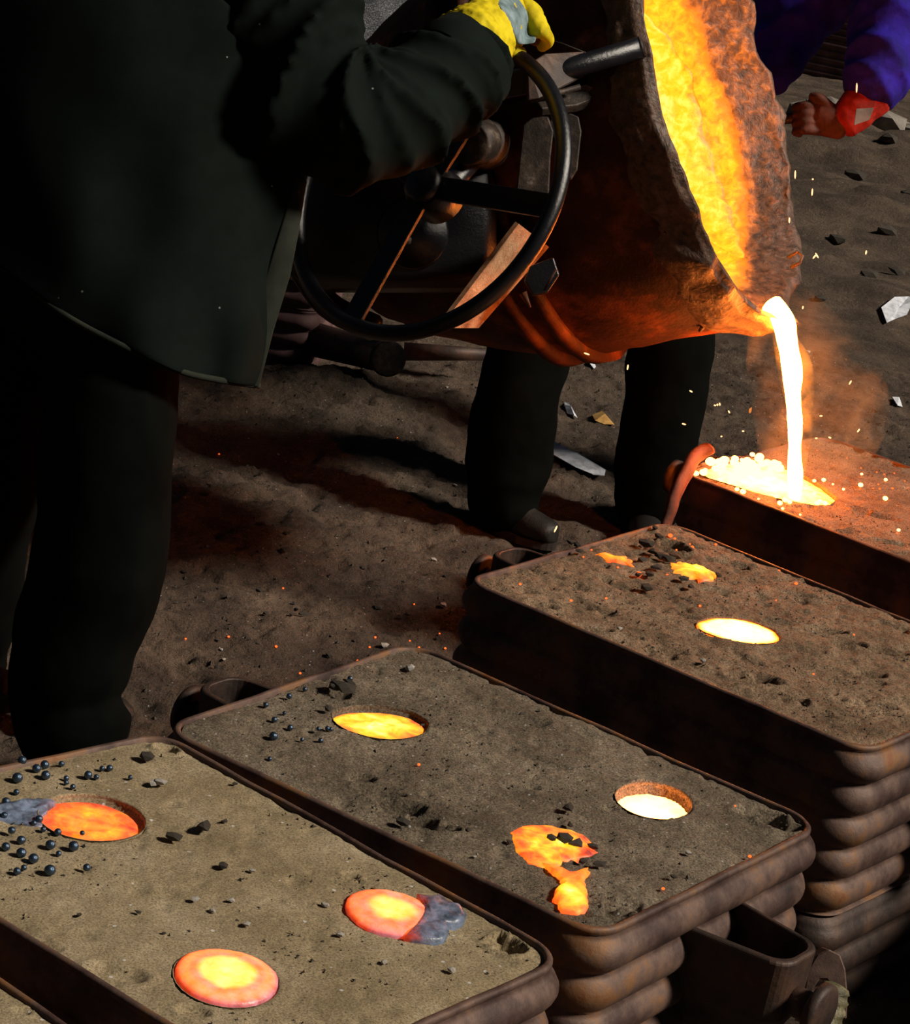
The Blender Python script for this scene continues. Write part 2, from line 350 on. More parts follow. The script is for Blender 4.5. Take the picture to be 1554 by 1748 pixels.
def sand_fill(Q, zt, mat, root, holes, pits, rough, seed, res=.0042):
    P, Nn = quad_path(Q, .055); poly = P-Nn*.0068
    x0, y0 = poly.min(0); x1, y1 = poly.max(0)
    nx = int((x1-x0)/res); ny = int((y1-y0)/res)
    X, Y = np.meshgrid(np.linspace(x0, x1, nx), np.linspace(y0, y1, ny)); Pg = np.stack([X.ravel(), Y.ravel(), np.zeros(X.size)], 1)
    sd = inpoly(Pg, poly)
    z = np.full(len(Pg), -.003) + rough*(.0022*fbm(Pg, 7, 3, seed)+.0016*fbm(Pg, 40, 3, seed+3)) + rough*.0012*vnoise(Pg, 110, seed+5)
    z -= .0025*np.clip(1+sd/.02, 0, 1)
    for (px, py, rx, ry, dp) in pits:
        dp *= 1.35
        c = pt(px, py, zt); u = (Pg[:, 0]-c.x)/rx; v = (Pg[:, 1]-c.y)/ry
        q = u*u+v*v+.35*fbm(Pg, 45, 2, seed+9)
        z -= dp*np.clip(1.2-q, 0, 1)**.7
        z += dp*.22*np.exp(-((q-1.5)/.5)**2)
    pit2 = fbm(Pg, 26, 2, seed+13); z -= rough*.006*np.clip(pit2-.55, 0, .5)/.5
    for poly_h, dep in holes:
        s = inpoly(Pg, poly_h); wall = np.clip(-s/.004, 0, 1)
        z = np.where(s < 0, -dep*wall+z*(1-wall), z+.0012*np.exp(-s/.01))
    Pg[:, 2] = zt+z
    # pull the outside ring of cells onto the flask wall, drop the rest
    I = np.arange(nx*ny).reshape(ny, nx); Fq = np.stack([I[:-1, :-1], I[:-1, 1:], I[1:, 1:], I[1:, :-1]], -1).reshape(-1, 4)
    keep = (sd[Fq] < res*1.45).all(1)
    out = sd > 0
    if out.any():
        A = Pg[out, :2]; d = ((A[:, None, :]-poly[None])**2).sum(2); 
        # closest point on polyline
        best = np.full(len(A), 9.); BP = A.copy()
        for i in range(len(poly)):
            a, b = poly[i], poly[(i+1) % len(poly)]; ab = b-a; t = np.clip(((A-a)@ab)/(ab@ab+1e-12), 0, 1); q = a+t[:, None]*ab
            dd = np.hypot(*(A-q).T); mk = dd < best; best[mk] = dd[mk]; BP[mk] = q[mk]
        Pg[out, :2] = BP
    Fq = Fq[keep]; used = np.unique(Fq); mp = -np.ones(len(Pg), int); mp[used] = np.arange(len(used))
    sf = adopt(mesh('sand_fill', Pg[used], mp[Fq], mat), root)
    for poly_h, dep in holes:            # smooth cut wall of each hole
        q = np.array(poly_h); c = q.mean(0); n = len(q); V = []
        for k_, dz in ((1.012, .0012), (.995, .001), (.985, -.002), (.98, -dep-.004)): V += [(*(c+(p-c)*k_), zt-.002+dz) for p in q]
        Fw = [(i*n+k, i*n+(k+1) % n, (i+1)*n+(k+1) % n, (i+1)*n+k) for i in range(3) for k in range(n)]
        sub(mesh('hole_wall', V, Fw, mat), sf)
    return sf
def grit(name, pts, sizes, mat, root=None, seed=0):
    r_ = np.random.RandomState(seed); n = len(pts)
    base = np.array([(1, 0, 0), (-.4, .9, 0), (-.5, -.8, 0), (.1, .1, .9), (.0, 0, -.5)])
    ang = r_.rand(n)*6.28; c, s_ = np.cos(ang), np.sin(ang)
    B = base[None]*(1+.35*r_.randn(n, 5, 1)); x = B[..., 0]*c[:, None]-B[..., 1]*s_[:, None]; y = B[..., 0]*s_[:, None]+B[..., 1]*c[:, None]
    V = np.stack([x, y, B[..., 2]], -1)*np.array(sizes)[:, None, None]+np.array(pts)[:, None]
    Fb = np.array([(0, 1, 3), (1, 2, 3), (2, 0, 3), (1, 0, 4), (2, 1, 4), (0, 2, 4)])
    Fc = (Fb[None]+5*np.arange(n)[:, None, None]).reshape(-1, 3)
    o = mesh(name, V.reshape(-1, 3), Fc.tolist(), mat, smooth=False); o['kind'] = 'stuff'
    return adopt(o, root) if root else o
def lug(root, base, out, up_z, width=.15, reach=.15, hgt=.16, mat=None, tilt=0):
    """open-topped box bracket welded on the short side, with a stub pin and its round head"""
    out = Vector(out).normalized(); side = Vector((-out.y, out.x, 0)); Z = Vector((0, 0, 1))
    c = Vector(base)
    pts = []
    w0, w1 = width/2, width/2*.62
    rr = .034; arc = [(reach-rr+rr*math.cos(t_), w1+.008-rr+rr*math.sin(t_)) for t_ in [math.pi/2*(1-k/6) for k in range(7)]]
    prof = [(-.02, w0)]+arc+[(a_, -b_) for a_, b_ in reversed(arc)]+[(-.02, -w0)]
    def ringpts(off, z, dr=0): return [c+out*(a-(off if a > 0 else 0))+side*(b-off*(1 if b > 0 else -1))+Z*(z-c.z) for a, b in prof]
    L = [ringpts(0, up_z), ringpts(-.003, up_z-.004), ringpts(0, up_z-hgt*.6), ringpts(.03, up_z-hgt), ringpts(.036, up_z-hgt), ringpts(.007, up_z-hgt*.6), ringpts(.007, up_z)]
    V = [p for l in L for p in l]; n = len(prof)
    Fc = [(i*n+k, i*n+k+1, ((i+1) % 7)*n+k+1, ((i+1) % 7)*n+k) for i in range(7) for k in range(n-1)]
    o = adopt(mesh('handle_bracket', V, Fc, mat or M['rustdark'], smooth=False), root); bv = o.modifiers.new('b', 'BEVEL'); bv.width = .0015; bv.limit_method = 'ANGLE'
    a = c+out*(reach-.01)+Z*(up_z-.07-c.z)
    sub(mesh('lifting_pin', *tube([a, a+out*.045], .022, 14), mat or M['rustdark']), o)
    sub(mesh('pin_head', *tube([a+out*.042, a+out*.046, a+out*.058, a+out*.062], [.035, .043, .043, .036], 24), mat or M['rustdark']), o)
def xy(q, z=ZT): p = pt(*q, z); return (p.x, p.y)
def mid(a, b, t=.5): return tuple(np.array(a)*(1-t)+np.array(b)*t)

def poly_px(pts, z): return [xy(p, z) for p in pts]
def ell(cx, cy, a, b, rot, n=28, j=0, seed=0):
    rs = random.Random(seed); o = []; r_ = math.radians(rot)
    for k in range(n):
        t = 2*math.pi*k/n; s = 1+j*math.sin(3*t+seed)*.5+j*rs.uniform(-.5, .5)
        x, y = a*math.cos(t)*s, b*math.sin(t)*s
        o.append((cx+x*math.cos(r_)-y*math.sin(r_), cy+x*math.sin(r_)+y*math.cos(r_)))
    return o
def pool(poly, z, mat, name, label, heatf, cat='molten metal', dome=.004, bumps=.002, group=None, seed=0, rings=14):
    poly = np.array(poly); c = poly.mean(0); root = c
    V = []; h = []; n = len(poly)
    for i in range(rings+1):
        s = 1-i/rings
        for k in range(n):
            p = c+(poly[k]-c)*s; V.append([p[0], p[1], 0]); h.append(0)
    V = np.array(V); s = np.repeat(1-np.arange(rings+1)/rings, n)
    V[:, 2] = z+dome*(1-s**6)+bumps*fbm(V, 60, 2, seed)*(1-s**8)
    heat = heatf(s, V)
    V = np.vstack([V, np.column_stack([poly, np.full(n, z-.012)])]); heat = np.append(heat, heat[:n]*.6)
    b0 = (rings+1)*n
    Fc = [(i*n+k, i*n+(k+1) % n, (i+1)*n+(k+1) % n, (i+1)*n+k) for i in range(rings) for k in range(n)]
    Fc += [(b0+k, b0+(k+1) % n, (k+1) % n, k) for k in range(n)]
    if sum(poly[i][0]*poly[(i+1) % n][1]-poly[(i+1) % n][0]*poly[i][1] for i in range(n)) < 0: Fc = [f[::-1] for f in Fc]
    V[:, :2] -= c; V[:, 2] -= z
    o = mesh(name, V, Fc, mat, attrs={'temp_and_lit_glow': heat}); o.location = (c[0], c[1], z)
    return tag(o, label, cat, group)

QA = [xy((-333, 1371)), xy((275, 1244.5)), xy((985, 1637)), xy((473, 1869))]
QB = [xy((278, 1242)), xy((703, 1095.6)), xy((1404.6, 1407.7)), xy((1024.7, 1597.7))]
QC = [xy((793, 988)), xy((1141.8, 890)), xy((1790, 1156)), xy((1476, 1281.8))]
dl = pt(1165, 806, ZT); db = pt(1405, 742, ZT)
dn = np.array(QC[3])-np.array(QC[0])
dd = pt(1554, 959, ZT)-dl; dd = Vector((dd.x, dd.y)).normalized()*.84
QD = [(dl.x, dl.y), (db.x, db.y), (db.x+dd.x, db.y+dd.y), (dl.x+dd.x, dl.y+dd.y)]
el = xy((0, 1655)); e2 = xy((135, 1748)); ev = (np.array(e2)-np.array(el)); ev /= np.linalg.norm(ev); en = np.array([ev[1], -ev[0]])
eb = np.array(el)-ev*.62; QE = [tuple(eb+en*.6), tuple(eb), tuple(eb+ev*.84), tuple(eb+ev*.84+en*.6)]

def inset_quad(Q, d):
    c = np.mean(Q, 0); return [tuple(np.array(q)+(c-np.array(q))/np.linalg.norm(c-np.array(q))*d) for q in Q]
def flask(Q, label, drag_label, holes, pits, sand, rough, seed, cope_h=.315, ridges=5, lugs=(1, 1), mat=None, hi=0):
    c = np.mean(Q, 0); mat = mat or M['rust']
    zb = ZT-cope_h
    r = empty('mold_flask', (c[0], c[1], zb), label, 'mold flask', 'upper mold flasks in the pouring row')
    flask_body(Q, ZT, cope_h, ridges, .021, 'flask_wall', mat, r, seed)
    sand_fill(Q, ZT, sand, r, holes, pits, rough, seed)
    r_ = np.random.RandomState(seed); n_ = int(900*rough+500); uv = r_.rand(n_, 2)*.94+.03
    q = np.array(Q); pg = ((1-uv[:, :1])*(1-uv[:, 1:]))*q[0]+((1-uv[:, :1])*uv[:, 1:])*q[1]+(uv[:, :1]*uv[:, 1:])*q[2]+(uv[:, :1]*(1-uv[:, 1:]))*q[3]
    ok = fbm(np.column_stack([pg, np.zeros(n_)]), 8, 2, seed) > -.35
    for ph, _ in holes: ok &= inpoly(np.column_stack([pg, np.zeros(n_)]), ph) > .004
    pg = pg[ok]; half = len(pg)*3//5; sz = .0011+.0022*r_.rand(len(pg))**3
    P3 = np.column_stack([pg, np.full(len(pg), ZT-.0025)])
    grit('sand_grit', P3[:half], sz[:half], M['stone'], r, seed); grit('sand_grit', P3[half:], sz[half:], sand, r, seed+1)
    for side, on in zip((0, 1), lugs):
        if not on: continue
        a, b = (np.array(Q[0]), np.array(Q[1])) if side == 0 else (np.array(Q[2]), np.array(Q[3]))
        ctr = mid(a, b, .5); o = np.array([(b-a)[1], -(b-a)[0]]); o /= np.linalg.norm(o)
        if o@(np.array(ctr)-c) < 0: o = -o
        lug(r, (ctr[0]+o[0]*.004, ctr[1]+o[1]*.004, ZT-.06), (o[0], o[1], 0), ZT-.055)
    # lower half, bedded in the dirt
    Q2 = inset_quad(Q, -.004)
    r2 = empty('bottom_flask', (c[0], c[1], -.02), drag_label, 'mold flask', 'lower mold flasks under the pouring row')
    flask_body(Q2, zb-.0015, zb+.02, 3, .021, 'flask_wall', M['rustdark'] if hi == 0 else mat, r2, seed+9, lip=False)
    return r, r2

# pools first measured, since the sand is cut round them
A1 = poly_px(ell(150, 1396, 88, 37, 6, j=.03, seed=1), ZT)
A1h = poly_px(ell(157, 1394, 93, 40, 6, j=.02, seed=1), ZT)
A2 = poly_px(ell(668, 1560, 80, 38, 12, j=.03, seed=2), ZT)
A2t = [(712, 1527), (735, 1530), (752, 1528), (765, 1538), (785, 1545), (797, 1562), (792, 1573), (778, 1580), (762, 1577), (767, 1590), (760, 1602), (745, 1606), (715, 1604), (690, 1600), (700, 1590), (716, 1572), (722, 1550)]
A2tp = poly_px(A2t, ZT+.003)
A3 = poly_px(ell(387, 1669, 89, 47, 9, j=.02, seed=3), ZT)
B1 = poly_px(ell(648, 1233, 79, 25, 6, j=.05, seed=4), ZT); B1h = poly_px(ell(651, 1231, 84, 28, 6, j=.04, seed=4), ZT)
B2 = ell(1117, 1365, 67, 31, 9, j=.01, seed=5); B2p = poly_px(B2, ZT)
B3 = [(873, 1420), (895, 1409), (930, 1408), (965, 1414), (995, 1425), (1013, 1440), (1019, 1456), (1005, 1462), (985, 1464), (960, 1470), (950, 1480), (930, 1480), (903, 1474), (880, 1452)]
B3b = [(925, 1474), (948, 1478), (975, 1490), (1003, 1482), (1006, 1490), (997, 1505), (1000, 1520), (1004, 1540), (1003, 1553), (985, 1559), (960, 1552), (946, 1536), (950, 1520), (962, 1508), (953, 1496), (935, 1484)]
C1 = [(1020, 944), (1035, 943), (1050, 950), (1068, 952), (1082, 960), (1085, 969), (1076, 966), (1060, 961), (1040, 957), (1028, 951)]
C2 = [(1143, 964), (1155, 960), (1172, 962), (1190, 964), (1212, 972), (1226, 981), (1215, 987), (1195, 989), (1170, 986), (1150, 976)]
C3 = ell(1262, 1075, 72, 20, 10, j=.06, seed=6)
D1 = [(1186, 800), (1200, 790), (1230, 782), (1265, 778), (1300, 783), (1335, 790), (1370, 808), (1405, 828), (1432, 850), (1418, 861), (1392, 862), (1360, 856), (1330, 850), (1290, 840), (1250, 827), (1210, 815)]
P_ = lambda L, z=ZT: poly_px(L, z)

QA = inset_quad(QA, .012); QE = inset_quad(QE, .02)
flask(QA, 'near left mold flask with tan sand top and blue metal beads', 'lower flask half under the near left beaded mold',
      [(A1h, .014), (P_(ell(387, 1669, 92, 49, 9)), .006)],
      [(283, 1276, .018, .014, .016), (868, 1612, .022, .02, .022), (855, 1592, .008, .012, .012), (838, 1608, .01, .008, .008), (200, 1655, .035, .018, .006), (600, 1490, .012, .01, .008), (615, 1500, .005, .005, .006), (330, 1722, .02, .012, .005), (80, 1612, .02, .012, .004)], M['sandA'], .5, 11, lugs=(0, 1), hi=1)
flask(QB, 'second mold flask whose grey sand has a puddle flowing to a small blob', 'lower flask half under the second mold with the open bracket',
      [(B1h, .012), (B2p, .024), (P_(B3), .004)],
      [(700, 1385, .05, .02, .008), (650, 1350, .035, .015, .012), (740, 1410, .035, .014, .016), (620, 1325, .02, .012, .01), (680, 1370, .04, .014, .016), (715, 1395, .03, .012, .018), (1300, 1388, .04, .022, .016), (1335, 1405, .035, .025, .016), (1050, 1555, .03, .02, .01), (1030, 1535, .03, .014, .006), (580, 1180, .02, .018, .008), (1005, 1470, .03, .008, .008), (900, 1225, .04, .02, .005), (1075, 1540, .02, .02, .007)], M['sandB'], 1.0, 23)
flask(QC, 'third mold flask with pitted brown sand and one white-hot oval hole', 'lower flask half under the third pitted mold',
      [(P_(C3), .007)],
      [(1140, 925, .03, .016, .02), (1155, 935, .03, .02, .02), (925, 1030, .03, .02, .012), (990, 1030, .04, .014, .01), (1020, 1072, .04, .012, .014), (1075, 1082, .025, .01, .012), (1290, 1158, .05, .02, .018), (1325, 1185, .05, .016, .018), (1410, 1075, .04, .018, .012), (1440, 1160, .03, .016, .01), (1485, 1150, .03, .02, .01), (1370, 1015, .04, .012, .01), (1230, 1005, .03, .014, .006), (1150, 1105, .03, .014, .01), (1250, 960, .05, .014, .008), (1265, 968, .02, .01, .01), (1180, 1130, .03, .01, .008), (1450, 1100, .03, .012, .012), (1520, 1110, .04, .012, .01), (1400, 1215, .04, .01, .008), (1380, 1110, .03, .01, .006), (940, 980, .03, .012, .006), (1500, 1200, .04, .014, .01), (1330, 1060, .03, .02, .006)], M['sandC'], 1.7, 37)
flask(QD, 'far right mold flask receiving the pour, splashed with white-hot drops', 'lower flask half under the mold being poured',
      [(P_(D1), .012)],
      [(1500, 880, .05, .015, .01), (1470, 870, .03, .01, .01), (1530, 925, .05, .012, .01), (1440, 905, .04, .01, .005), (1520, 790, .04, .02, .006), (1450, 765, .04, .02, .005), (1480, 775, .03, .014, .006)], M['sandC'], 1.2, 51)
flask(QE, 'mold flask cut off by the lower left corner of the picture', 'lower flask half in the lower left corner', [], [(40, 1720, .01, .01, .004)], M['sandA'], .5, 61, lugs=(0, 0), hi=1)

# unseen flask added right of the row to cast shade on the third mold's foot
QF = [(1.32, 3.2), (1.95, 3.15), (2.0, 4.15), (1.37, 4.2)]
def plain_flask(Q, zt):
    c = np.mean(Q, 0); r = empty('shade_flask', (c[0], c[1], -.02), 'waiting mold flask beyond the right edge of the picture', 'mold flask')
    flask_body(Q, zt, zt+.02, 7, .02, 'flask_wall', M['rust'], r, 88)
    P, Nn = quad_path(Q, .055); pl = P-Nn*.006
    adopt(mesh('sand_fill', [(a, b, zt-.006) for a, b in pl], [tuple(range(len(pl)))], M['sandC'], smooth=False), r)
plain_flask(QF, .5)
r_ = np.random.RandomState(3); pg = np.column_stack([r_.rand(9000)*3.6-1.5, 4+r_.rand(9000)*4.6, np.zeros(9000)]); pg[:, 2] = gh(pg)+.001
go = grit('dirt_grit', pg, .002+.005*r_.rand(9000)**4, M['stone'], None, 4); tag(go, 'loose dark grit strewn over the dirt floor', 'grit', None, 'stuff')
# distant stack of ribbed flasks behind the standing worker
def bgflask(cpx, w_, l_, ang, zs, label, grp, z0=0, mat=None):
    c = pt(*cpx, z0); u = np.array([math.cos(ang), math.sin(ang)]); v = np.array([-u[1], u[0]])
    corner = np.array([c.x, c.y]); Q = [tuple(corner-u*l_+v*w_), tuple(corner+v*w_), tuple(corner), tuple(corner-u*l_)]
    Q = [Q[0], Q[1], Q[2], Q[3]]; z = z0-.02
    for i, h in enumerate(zs):
        cc = np.mean(Q, 0); r = empty('stacked_flask', (cc[0], cc[1], z), label[i], 'mold flask', grp)
        flask_body(Q, z+h, h-.002, max(2, round(h/.062)), .02, 'flask_wall', mat or M['pinkrust'], r, 70+i, lip=True)
        P, Nn = quad_path(Q, .055); pl = P-Nn*.006
        adopt(mesh('sand_fill', [(a, b, z+h-.02) for a, b in pl], [tuple(range(len(pl)))] if True else [], M['sandB'], smooth=False), r)
        z += h
    return Q, r
bgQ, bgR = bgflask((520, 652), .5, .8, math.radians(-4), [.24, .24], ['reddish ribbed flask standing on the dirt behind the worker coat', 'reddish ribbed flask on top of the one behind the worker coat'], 'reddish flasks stacked behind the coat')
# stub pin with round head and a bar lying behind it, below the ladle
d0 = 7.55
r = empty('pin_bar', pt(640, 640, 0), 'round-headed iron pin bar lying under the ladle left of the worker leg', 'bar')
a, b = cp(520, 575, d0+.1), cp(662, 612, d0-.15)
V, Fc = tube([a, a.lerp(b, .97)], [.055, .045], 20)
adopt(mesh('pin_shaft', V, Fc, M['rustdark']), r)
ax_ = (cp(668, 614, d0-.2)-cp(640, 606, d0)).normalized()
V, Fc = tube([b-ax_*.012, b-ax_*.009, b+ax_*.009, b+ax_*.012], [.048, .055, .055, .048], 28)
adopt(mesh('pin_head', V, Fc, M['plate'], ), r)
V, Fc = tube([cp(690, 600, d0+.25), cp(830, 605, d0+.25)], [.03, .02], 14)
adopt(mesh('side_bar', V, Fc, M['rustdark']), r)

# ------------------------------------------------------------------ molten pools in the moulds
def hf(c, e, noise_=0, sc=40, pw=1.5):
    def f(s, V): return e+(c-e)*(1-s**pw)+noise_*fbm(V, sc, 3, 5)
    return f
def rag(L, a, seed):
    r_ = random.Random(seed); o_ = []
    for k in range(len(L)):
        x0, y0 = L[k]; x1, y1 = L[(k+1) % len(L)]
        for f in (0, .33, .66): o_.append((x0+(x1-x0)*f+r_.uniform(-a, a), y0+(y1-y0)*f+r_.uniform(-a, a)*.5))
    return o_
p1 = pool(A1, ZT-.010, M['hotpool'], 'molten_pool', 'orange-red crusted oval pool among the blue beads on the near left mold', hf(.52, .36, .10), seed=1)
tg = pool(P_(rag([(-30, 1372), (10, 1366), (50, 1362), (78, 1360), (95, 1368), (78, 1380), (66, 1396), (72, 1410), (50, 1404), (20, 1398), (-30, 1396)], 4, 5), ZT+.001), ZT-.001, M['softpool'], 'cooled_tongue', 'dark grey cooled tongue', lambda s, V: np.clip((V[:, 0]-pt(70, 1380, ZT).x)*5+.05, -.2, .3), 'x', dome=.003, bumps=.004, seed=18)
del tg['category']; bpy.context.view_layer.update(); tg.parent = p1; tg.location = tg.location-p1.location
def ringheat(s, V): return np.interp(s, [0, .4, .52, .62, .8, .95, 1], [.8, .70, .56, .40, .44, .38, .2])
p2 = pool(A2, ZT+.001, M['softpool'], 'molten_pool', 'domed orange oval pool with a grey-blue lobed tongue on its right', lambda s, V: ringheat(s, V)-np.clip((V[:, 0]-pt(715, 1565, ZT).x)*6, 0, .5), dome=.008, seed=2)
bpy.context.view_layer.update()
tg = pool(A2tp, ZT+.004, M['softpool'], 'cooled_tongue', 'cooled grey-blue lobed tongue', lambda s, V: np.clip(.13-(V[:, 0]-pt(716, 1565, ZT).x)*4, -.2, .2), dome=.006, bumps=.003, seed=8)
del tg['category']; tg.parent = p2; tg.location = tg.location-p2.location
pool(A3, ZT+.001, M['softpool'], 'molten_pool', 'yellow-centred oval pool with peach rim at the bottom of the near left mold', lambda s, V: np.interp(s, [0, .52, .6, .66, .82, .95, 1], [.82, .72, .5, .42, .54, .40, .2]), dome=.007, seed=3)
pool(B1, ZT-.009, M['hotpool'], 'molten_pool', 'mottled yellow oval pool at the back of the second mold', hf(.82, .42, .12, 60, 2.5), seed=4)
b2 = np.array(B2p); c2 = b2.mean(0)
pool(c2+(b2-c2)*.97, ZT-.021, M['whitepool'], 'molten_pool', 'white-hot metal sunk in a deep round hole of the second mold', hf(.6, .45), dome=.001, seed=5)
pool(P_(rag(B3, 3, 3)), ZT-.0005, M['hotpool'], 'molten_pool', 'orange speckled puddle with dark slag lumps on the second mold', hf(.62, .40, .16, 70), dome=.004, seed=6)
pool(P_(rag(B3b, 3, 4)), ZT+.0005, M['hotpool'], 'molten_trickle', 'glowing trickle ending in a yellow blob below the speckled puddle', lambda s, V: .42+.34*np.clip((pt(975, 1510, ZT).y-V[:, 1])*22+.3, 0, 1)*(1-s**4)+0*s, dome=.005, seed=7)
pool(P_(rag(C1, 4, 1)), ZT-.0015, M['hotpool'], 'molten_crack', 'thin orange crack of metal near the back edge of the third mold', hf(.62, .42, .1), dome=.005, seed=9)
pool(P_(rag(C2, 5, 2)), ZT-.001, M['hotpool'], 'molten_crack', 'ragged yellow-orange crack of metal behind the white-hot oval', hf(.78, .45, .12), dome=.006, seed=10)
pool(P_(C3), ZT-.004, M['whitepool'], 'molten_pool', 'white-hot oval pool in the middle of the third pitted mold', lambda s, V: np.interp(s, [0, .8, .88, 1], [.6, .5, .35, .2]), dome=.002, seed=11)
pool(P_(D1), ZT-.010, M['whitepool'], 'molten_pool', 'large white-yellow pool on the far mold where the stream lands', hf(.55, .33, .05), dome=.004, seed=12)

# ------------------------------------------------------------------ the ladle
SPD = depth(pt(1355, 850, ZT))
MC = cp(1227, 168, SPD+.02)
dimg = (RIGHT*.975+UP*.224)
AX = (dimg*.925-FWD*.38).normalized()
MJ = (UP*.975-RIGHT*.224); MJ = (MJ-AX*MJ.dot(AX)).normalized(); TJ = AX.cross(MJ)
ladle = empty('pouring_ladle', MC-AX*.4, 'big sooty steel pouring ladle tipped to the right with glowing inside', 'ladle')
def lathe(prof, n=120, rmod=None, close=False, disp=0, dsc=10, seed=0):
    V = []; A = []
    for i, (rr, d) in enumerate(prof):
        for k in range(n):
            th = 2*math.pi*k/n
            r1, d1 = rmod(th, rr, d, i/(len(prof)-1)) if rmod else (rr, d)
            V.append(MC-AX*d1+MJ*(math.cos(th)*r1)+TJ*(math.sin(th)*r1)); A.append((th, i/(len(prof)-1)))
    V = np.array([tuple(v) for v in V])
    if disp:
        c = np.array(MC-AX*.4); dr = V-c; dr /= np.linalg.norm(dr, axis=1)[:, None]+1e-9
        V = V+dr*(disp*fbm(V, dsc, 4, seed))[:, None]
    Fc = [(i*n+k, (i+1)*n+k, (i+1)*n+(k+1) % n, i*n+(k+1) % n) for i in range(len(prof)-1) for k in range(n)]
    if close: Fc.append(tuple(range((len(prof)-1)*n, len(prof)*n)))
    return V, Fc, np.array(A)
def dense(prof, k):
    o = []
    for a, b in zip(prof[:-1], prof[1:]):
        o += [(a[0]+(b[0]-a[0])*j/k, a[1]+(b[1]-a[1])*j/k) for j in range(k)]
    return o+[prof[-1]]
def spw(th, wd=.26):
    d = abs((th-math.pi+math.pi) % (2*math.pi)-math.pi); return math.exp(-(d/wd)**2)
RL = .505
def shmod(th, r, d, t):
    s = spw(th, .34)*max(0, 1-d/.28); return r+.015*s, d-.03*s
V, Fc, _ = lathe(dense([(RL-.02, .08), (RL-.002, .07), (RL-.004, .30), (RL-.03, .48), (RL-.10, .66), (RL-.17, .80), (RL-.21, .88), (.15, .91), (.02, .91)], 6), 120, shmod, True, .012, 4, 2)
adopt(mesh('steel_shell', V, Fc, M['shell']), ladle)
# refractory lining: crust outside the mouth, glowing cavity inside
prof = dense([(RL-.012, .12), (RL+.008, .06), (RL+.008, .01), (RL-.004, -.008), (RL-.02, -.006), (RL-.045, .03), (RL-.085, .085), (RL-.095, .12), (RL-.11, .22), (RL-.2, .33), (.1, .37), (.01, .38)], 7)
def linmod(th, r, d, t):
    s = spw(th, .2); s2 = spw(th, .42)
    r2, d2 = r, d
    if t > .26: r2 = r+(RL+.015-r)*s*max(0, 1-max(0, t-.3)*1.5)*.95; d2 = d-.03*s*max(0, 1-(t-.26)*2)
    return r2+.03*s2*max(0, 1-t*2.2), d2-.045*s*max(0, 1-t*1.8)
V, Fc, A = lathe(prof, 150, linmod, False, .02, 13, 4)
SGN = 1.0
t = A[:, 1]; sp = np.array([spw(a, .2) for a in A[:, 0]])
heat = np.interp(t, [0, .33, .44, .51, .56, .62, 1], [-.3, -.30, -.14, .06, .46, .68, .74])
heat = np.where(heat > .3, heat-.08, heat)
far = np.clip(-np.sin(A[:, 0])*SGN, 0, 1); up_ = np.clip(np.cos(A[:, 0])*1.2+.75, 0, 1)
heat = np.where((t > .3) & (t < .52), np.maximum(heat, .19*np.minimum(up_+.12, 1)), heat)  # cavity light painted on the crust as a faint glow, stronger upward
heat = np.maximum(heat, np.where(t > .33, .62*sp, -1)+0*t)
LV, LF = V, Fc
adopt(mesh('refractory_lining', V, Fc, M['lining'], attrs={'temp_and_lit_glow': heat}), ladle)
# slag skin resting in the mouth: a slab whose edge draws the seam across the glow
from mathutils.bvhtree import BVHTree
bvh = BVHTree.FromPolygons([Vector(v) for v in LV], LF)
SEAM = [(1098, 20), (1140, 60), (1185, 130), (1203, 220), (1228, 300), (1246, 350), (1262, 400), (1270, 440)]
LEFT = [(1092, 20), (1088, 60), (1082, 130), (1090, 220), (1118, 300), (1142, 350), (1190, 400), (1262, 440)]
V = []; hh = []; nj, ni = 60, 22
for jj in range(nj):
    u = jj/(nj-1)*(len(SEAM)-1); k = min(int(u), len(SEAM)-2); f = u-k
    a = Vector(SEAM[k]).lerp(Vector(SEAM[k+1]), f); b = Vector(LEFT[k]).lerp(Vector(LEFT[k+1]), f)
    for ii in range(ni):
        q = b.lerp(a, ii/(ni-1)); q.x += 3*math.sin(jj*.9)*(ii/(ni-1))
        rd = ray(q.x, q.y).normalized(); hit = None; o_ = CAM.copy()
        for _ in range(4):
            r_ = bvh.ray_cast(o_, rd)
            if r_[0] is None: break
            hit = r_[0]; rel = (hit-MC)
            if -rel.dot(AX) > .07: break
            o_ = hit+rd*.003
        e = ii/(ni-1); lift = .02*(1-e**10)*(.8+.3*math.sin(jj*.35))
        V.append(tuple((hit if hit else cp(q.x, q.y, SPD))-rd*(lift if 0 < e < 1 else -.004)))
        hh.append(.70-.26*e**14-.1*(jj/(nj-1))**6)
Fc = [(j_*ni+i_, (j_+1)*ni+i_, (j_+1)*ni+i_+1, j_*ni+i_+1) for j_ in range(nj-1) for i_ in range(ni-1)]
o = adopt(mesh('slag_skin', V, Fc, M['lining'], attrs={'temp_and_lit_glow': hh}), ladle); o['label'] = 'yellow-hot slag skin inside the mouth'
# hoops
def hoop(d, r, w_, th_):
    V, Fc, _ = lathe([(r, d-w_/2), (r+th_, d-w_/2), (r+th_, d+w_/2), (r, d+w_/2)], 120, None, False, .003, 12, 9)
    return V, Fc
o = adopt(mesh('band_hoop', *hoop(.40, RL-.022, .028, .028), M['shell']), ladle)
o = adopt(mesh('band_hoop', *hoop(.47, RL-.035, .028, .03), M['shell']), ladle)
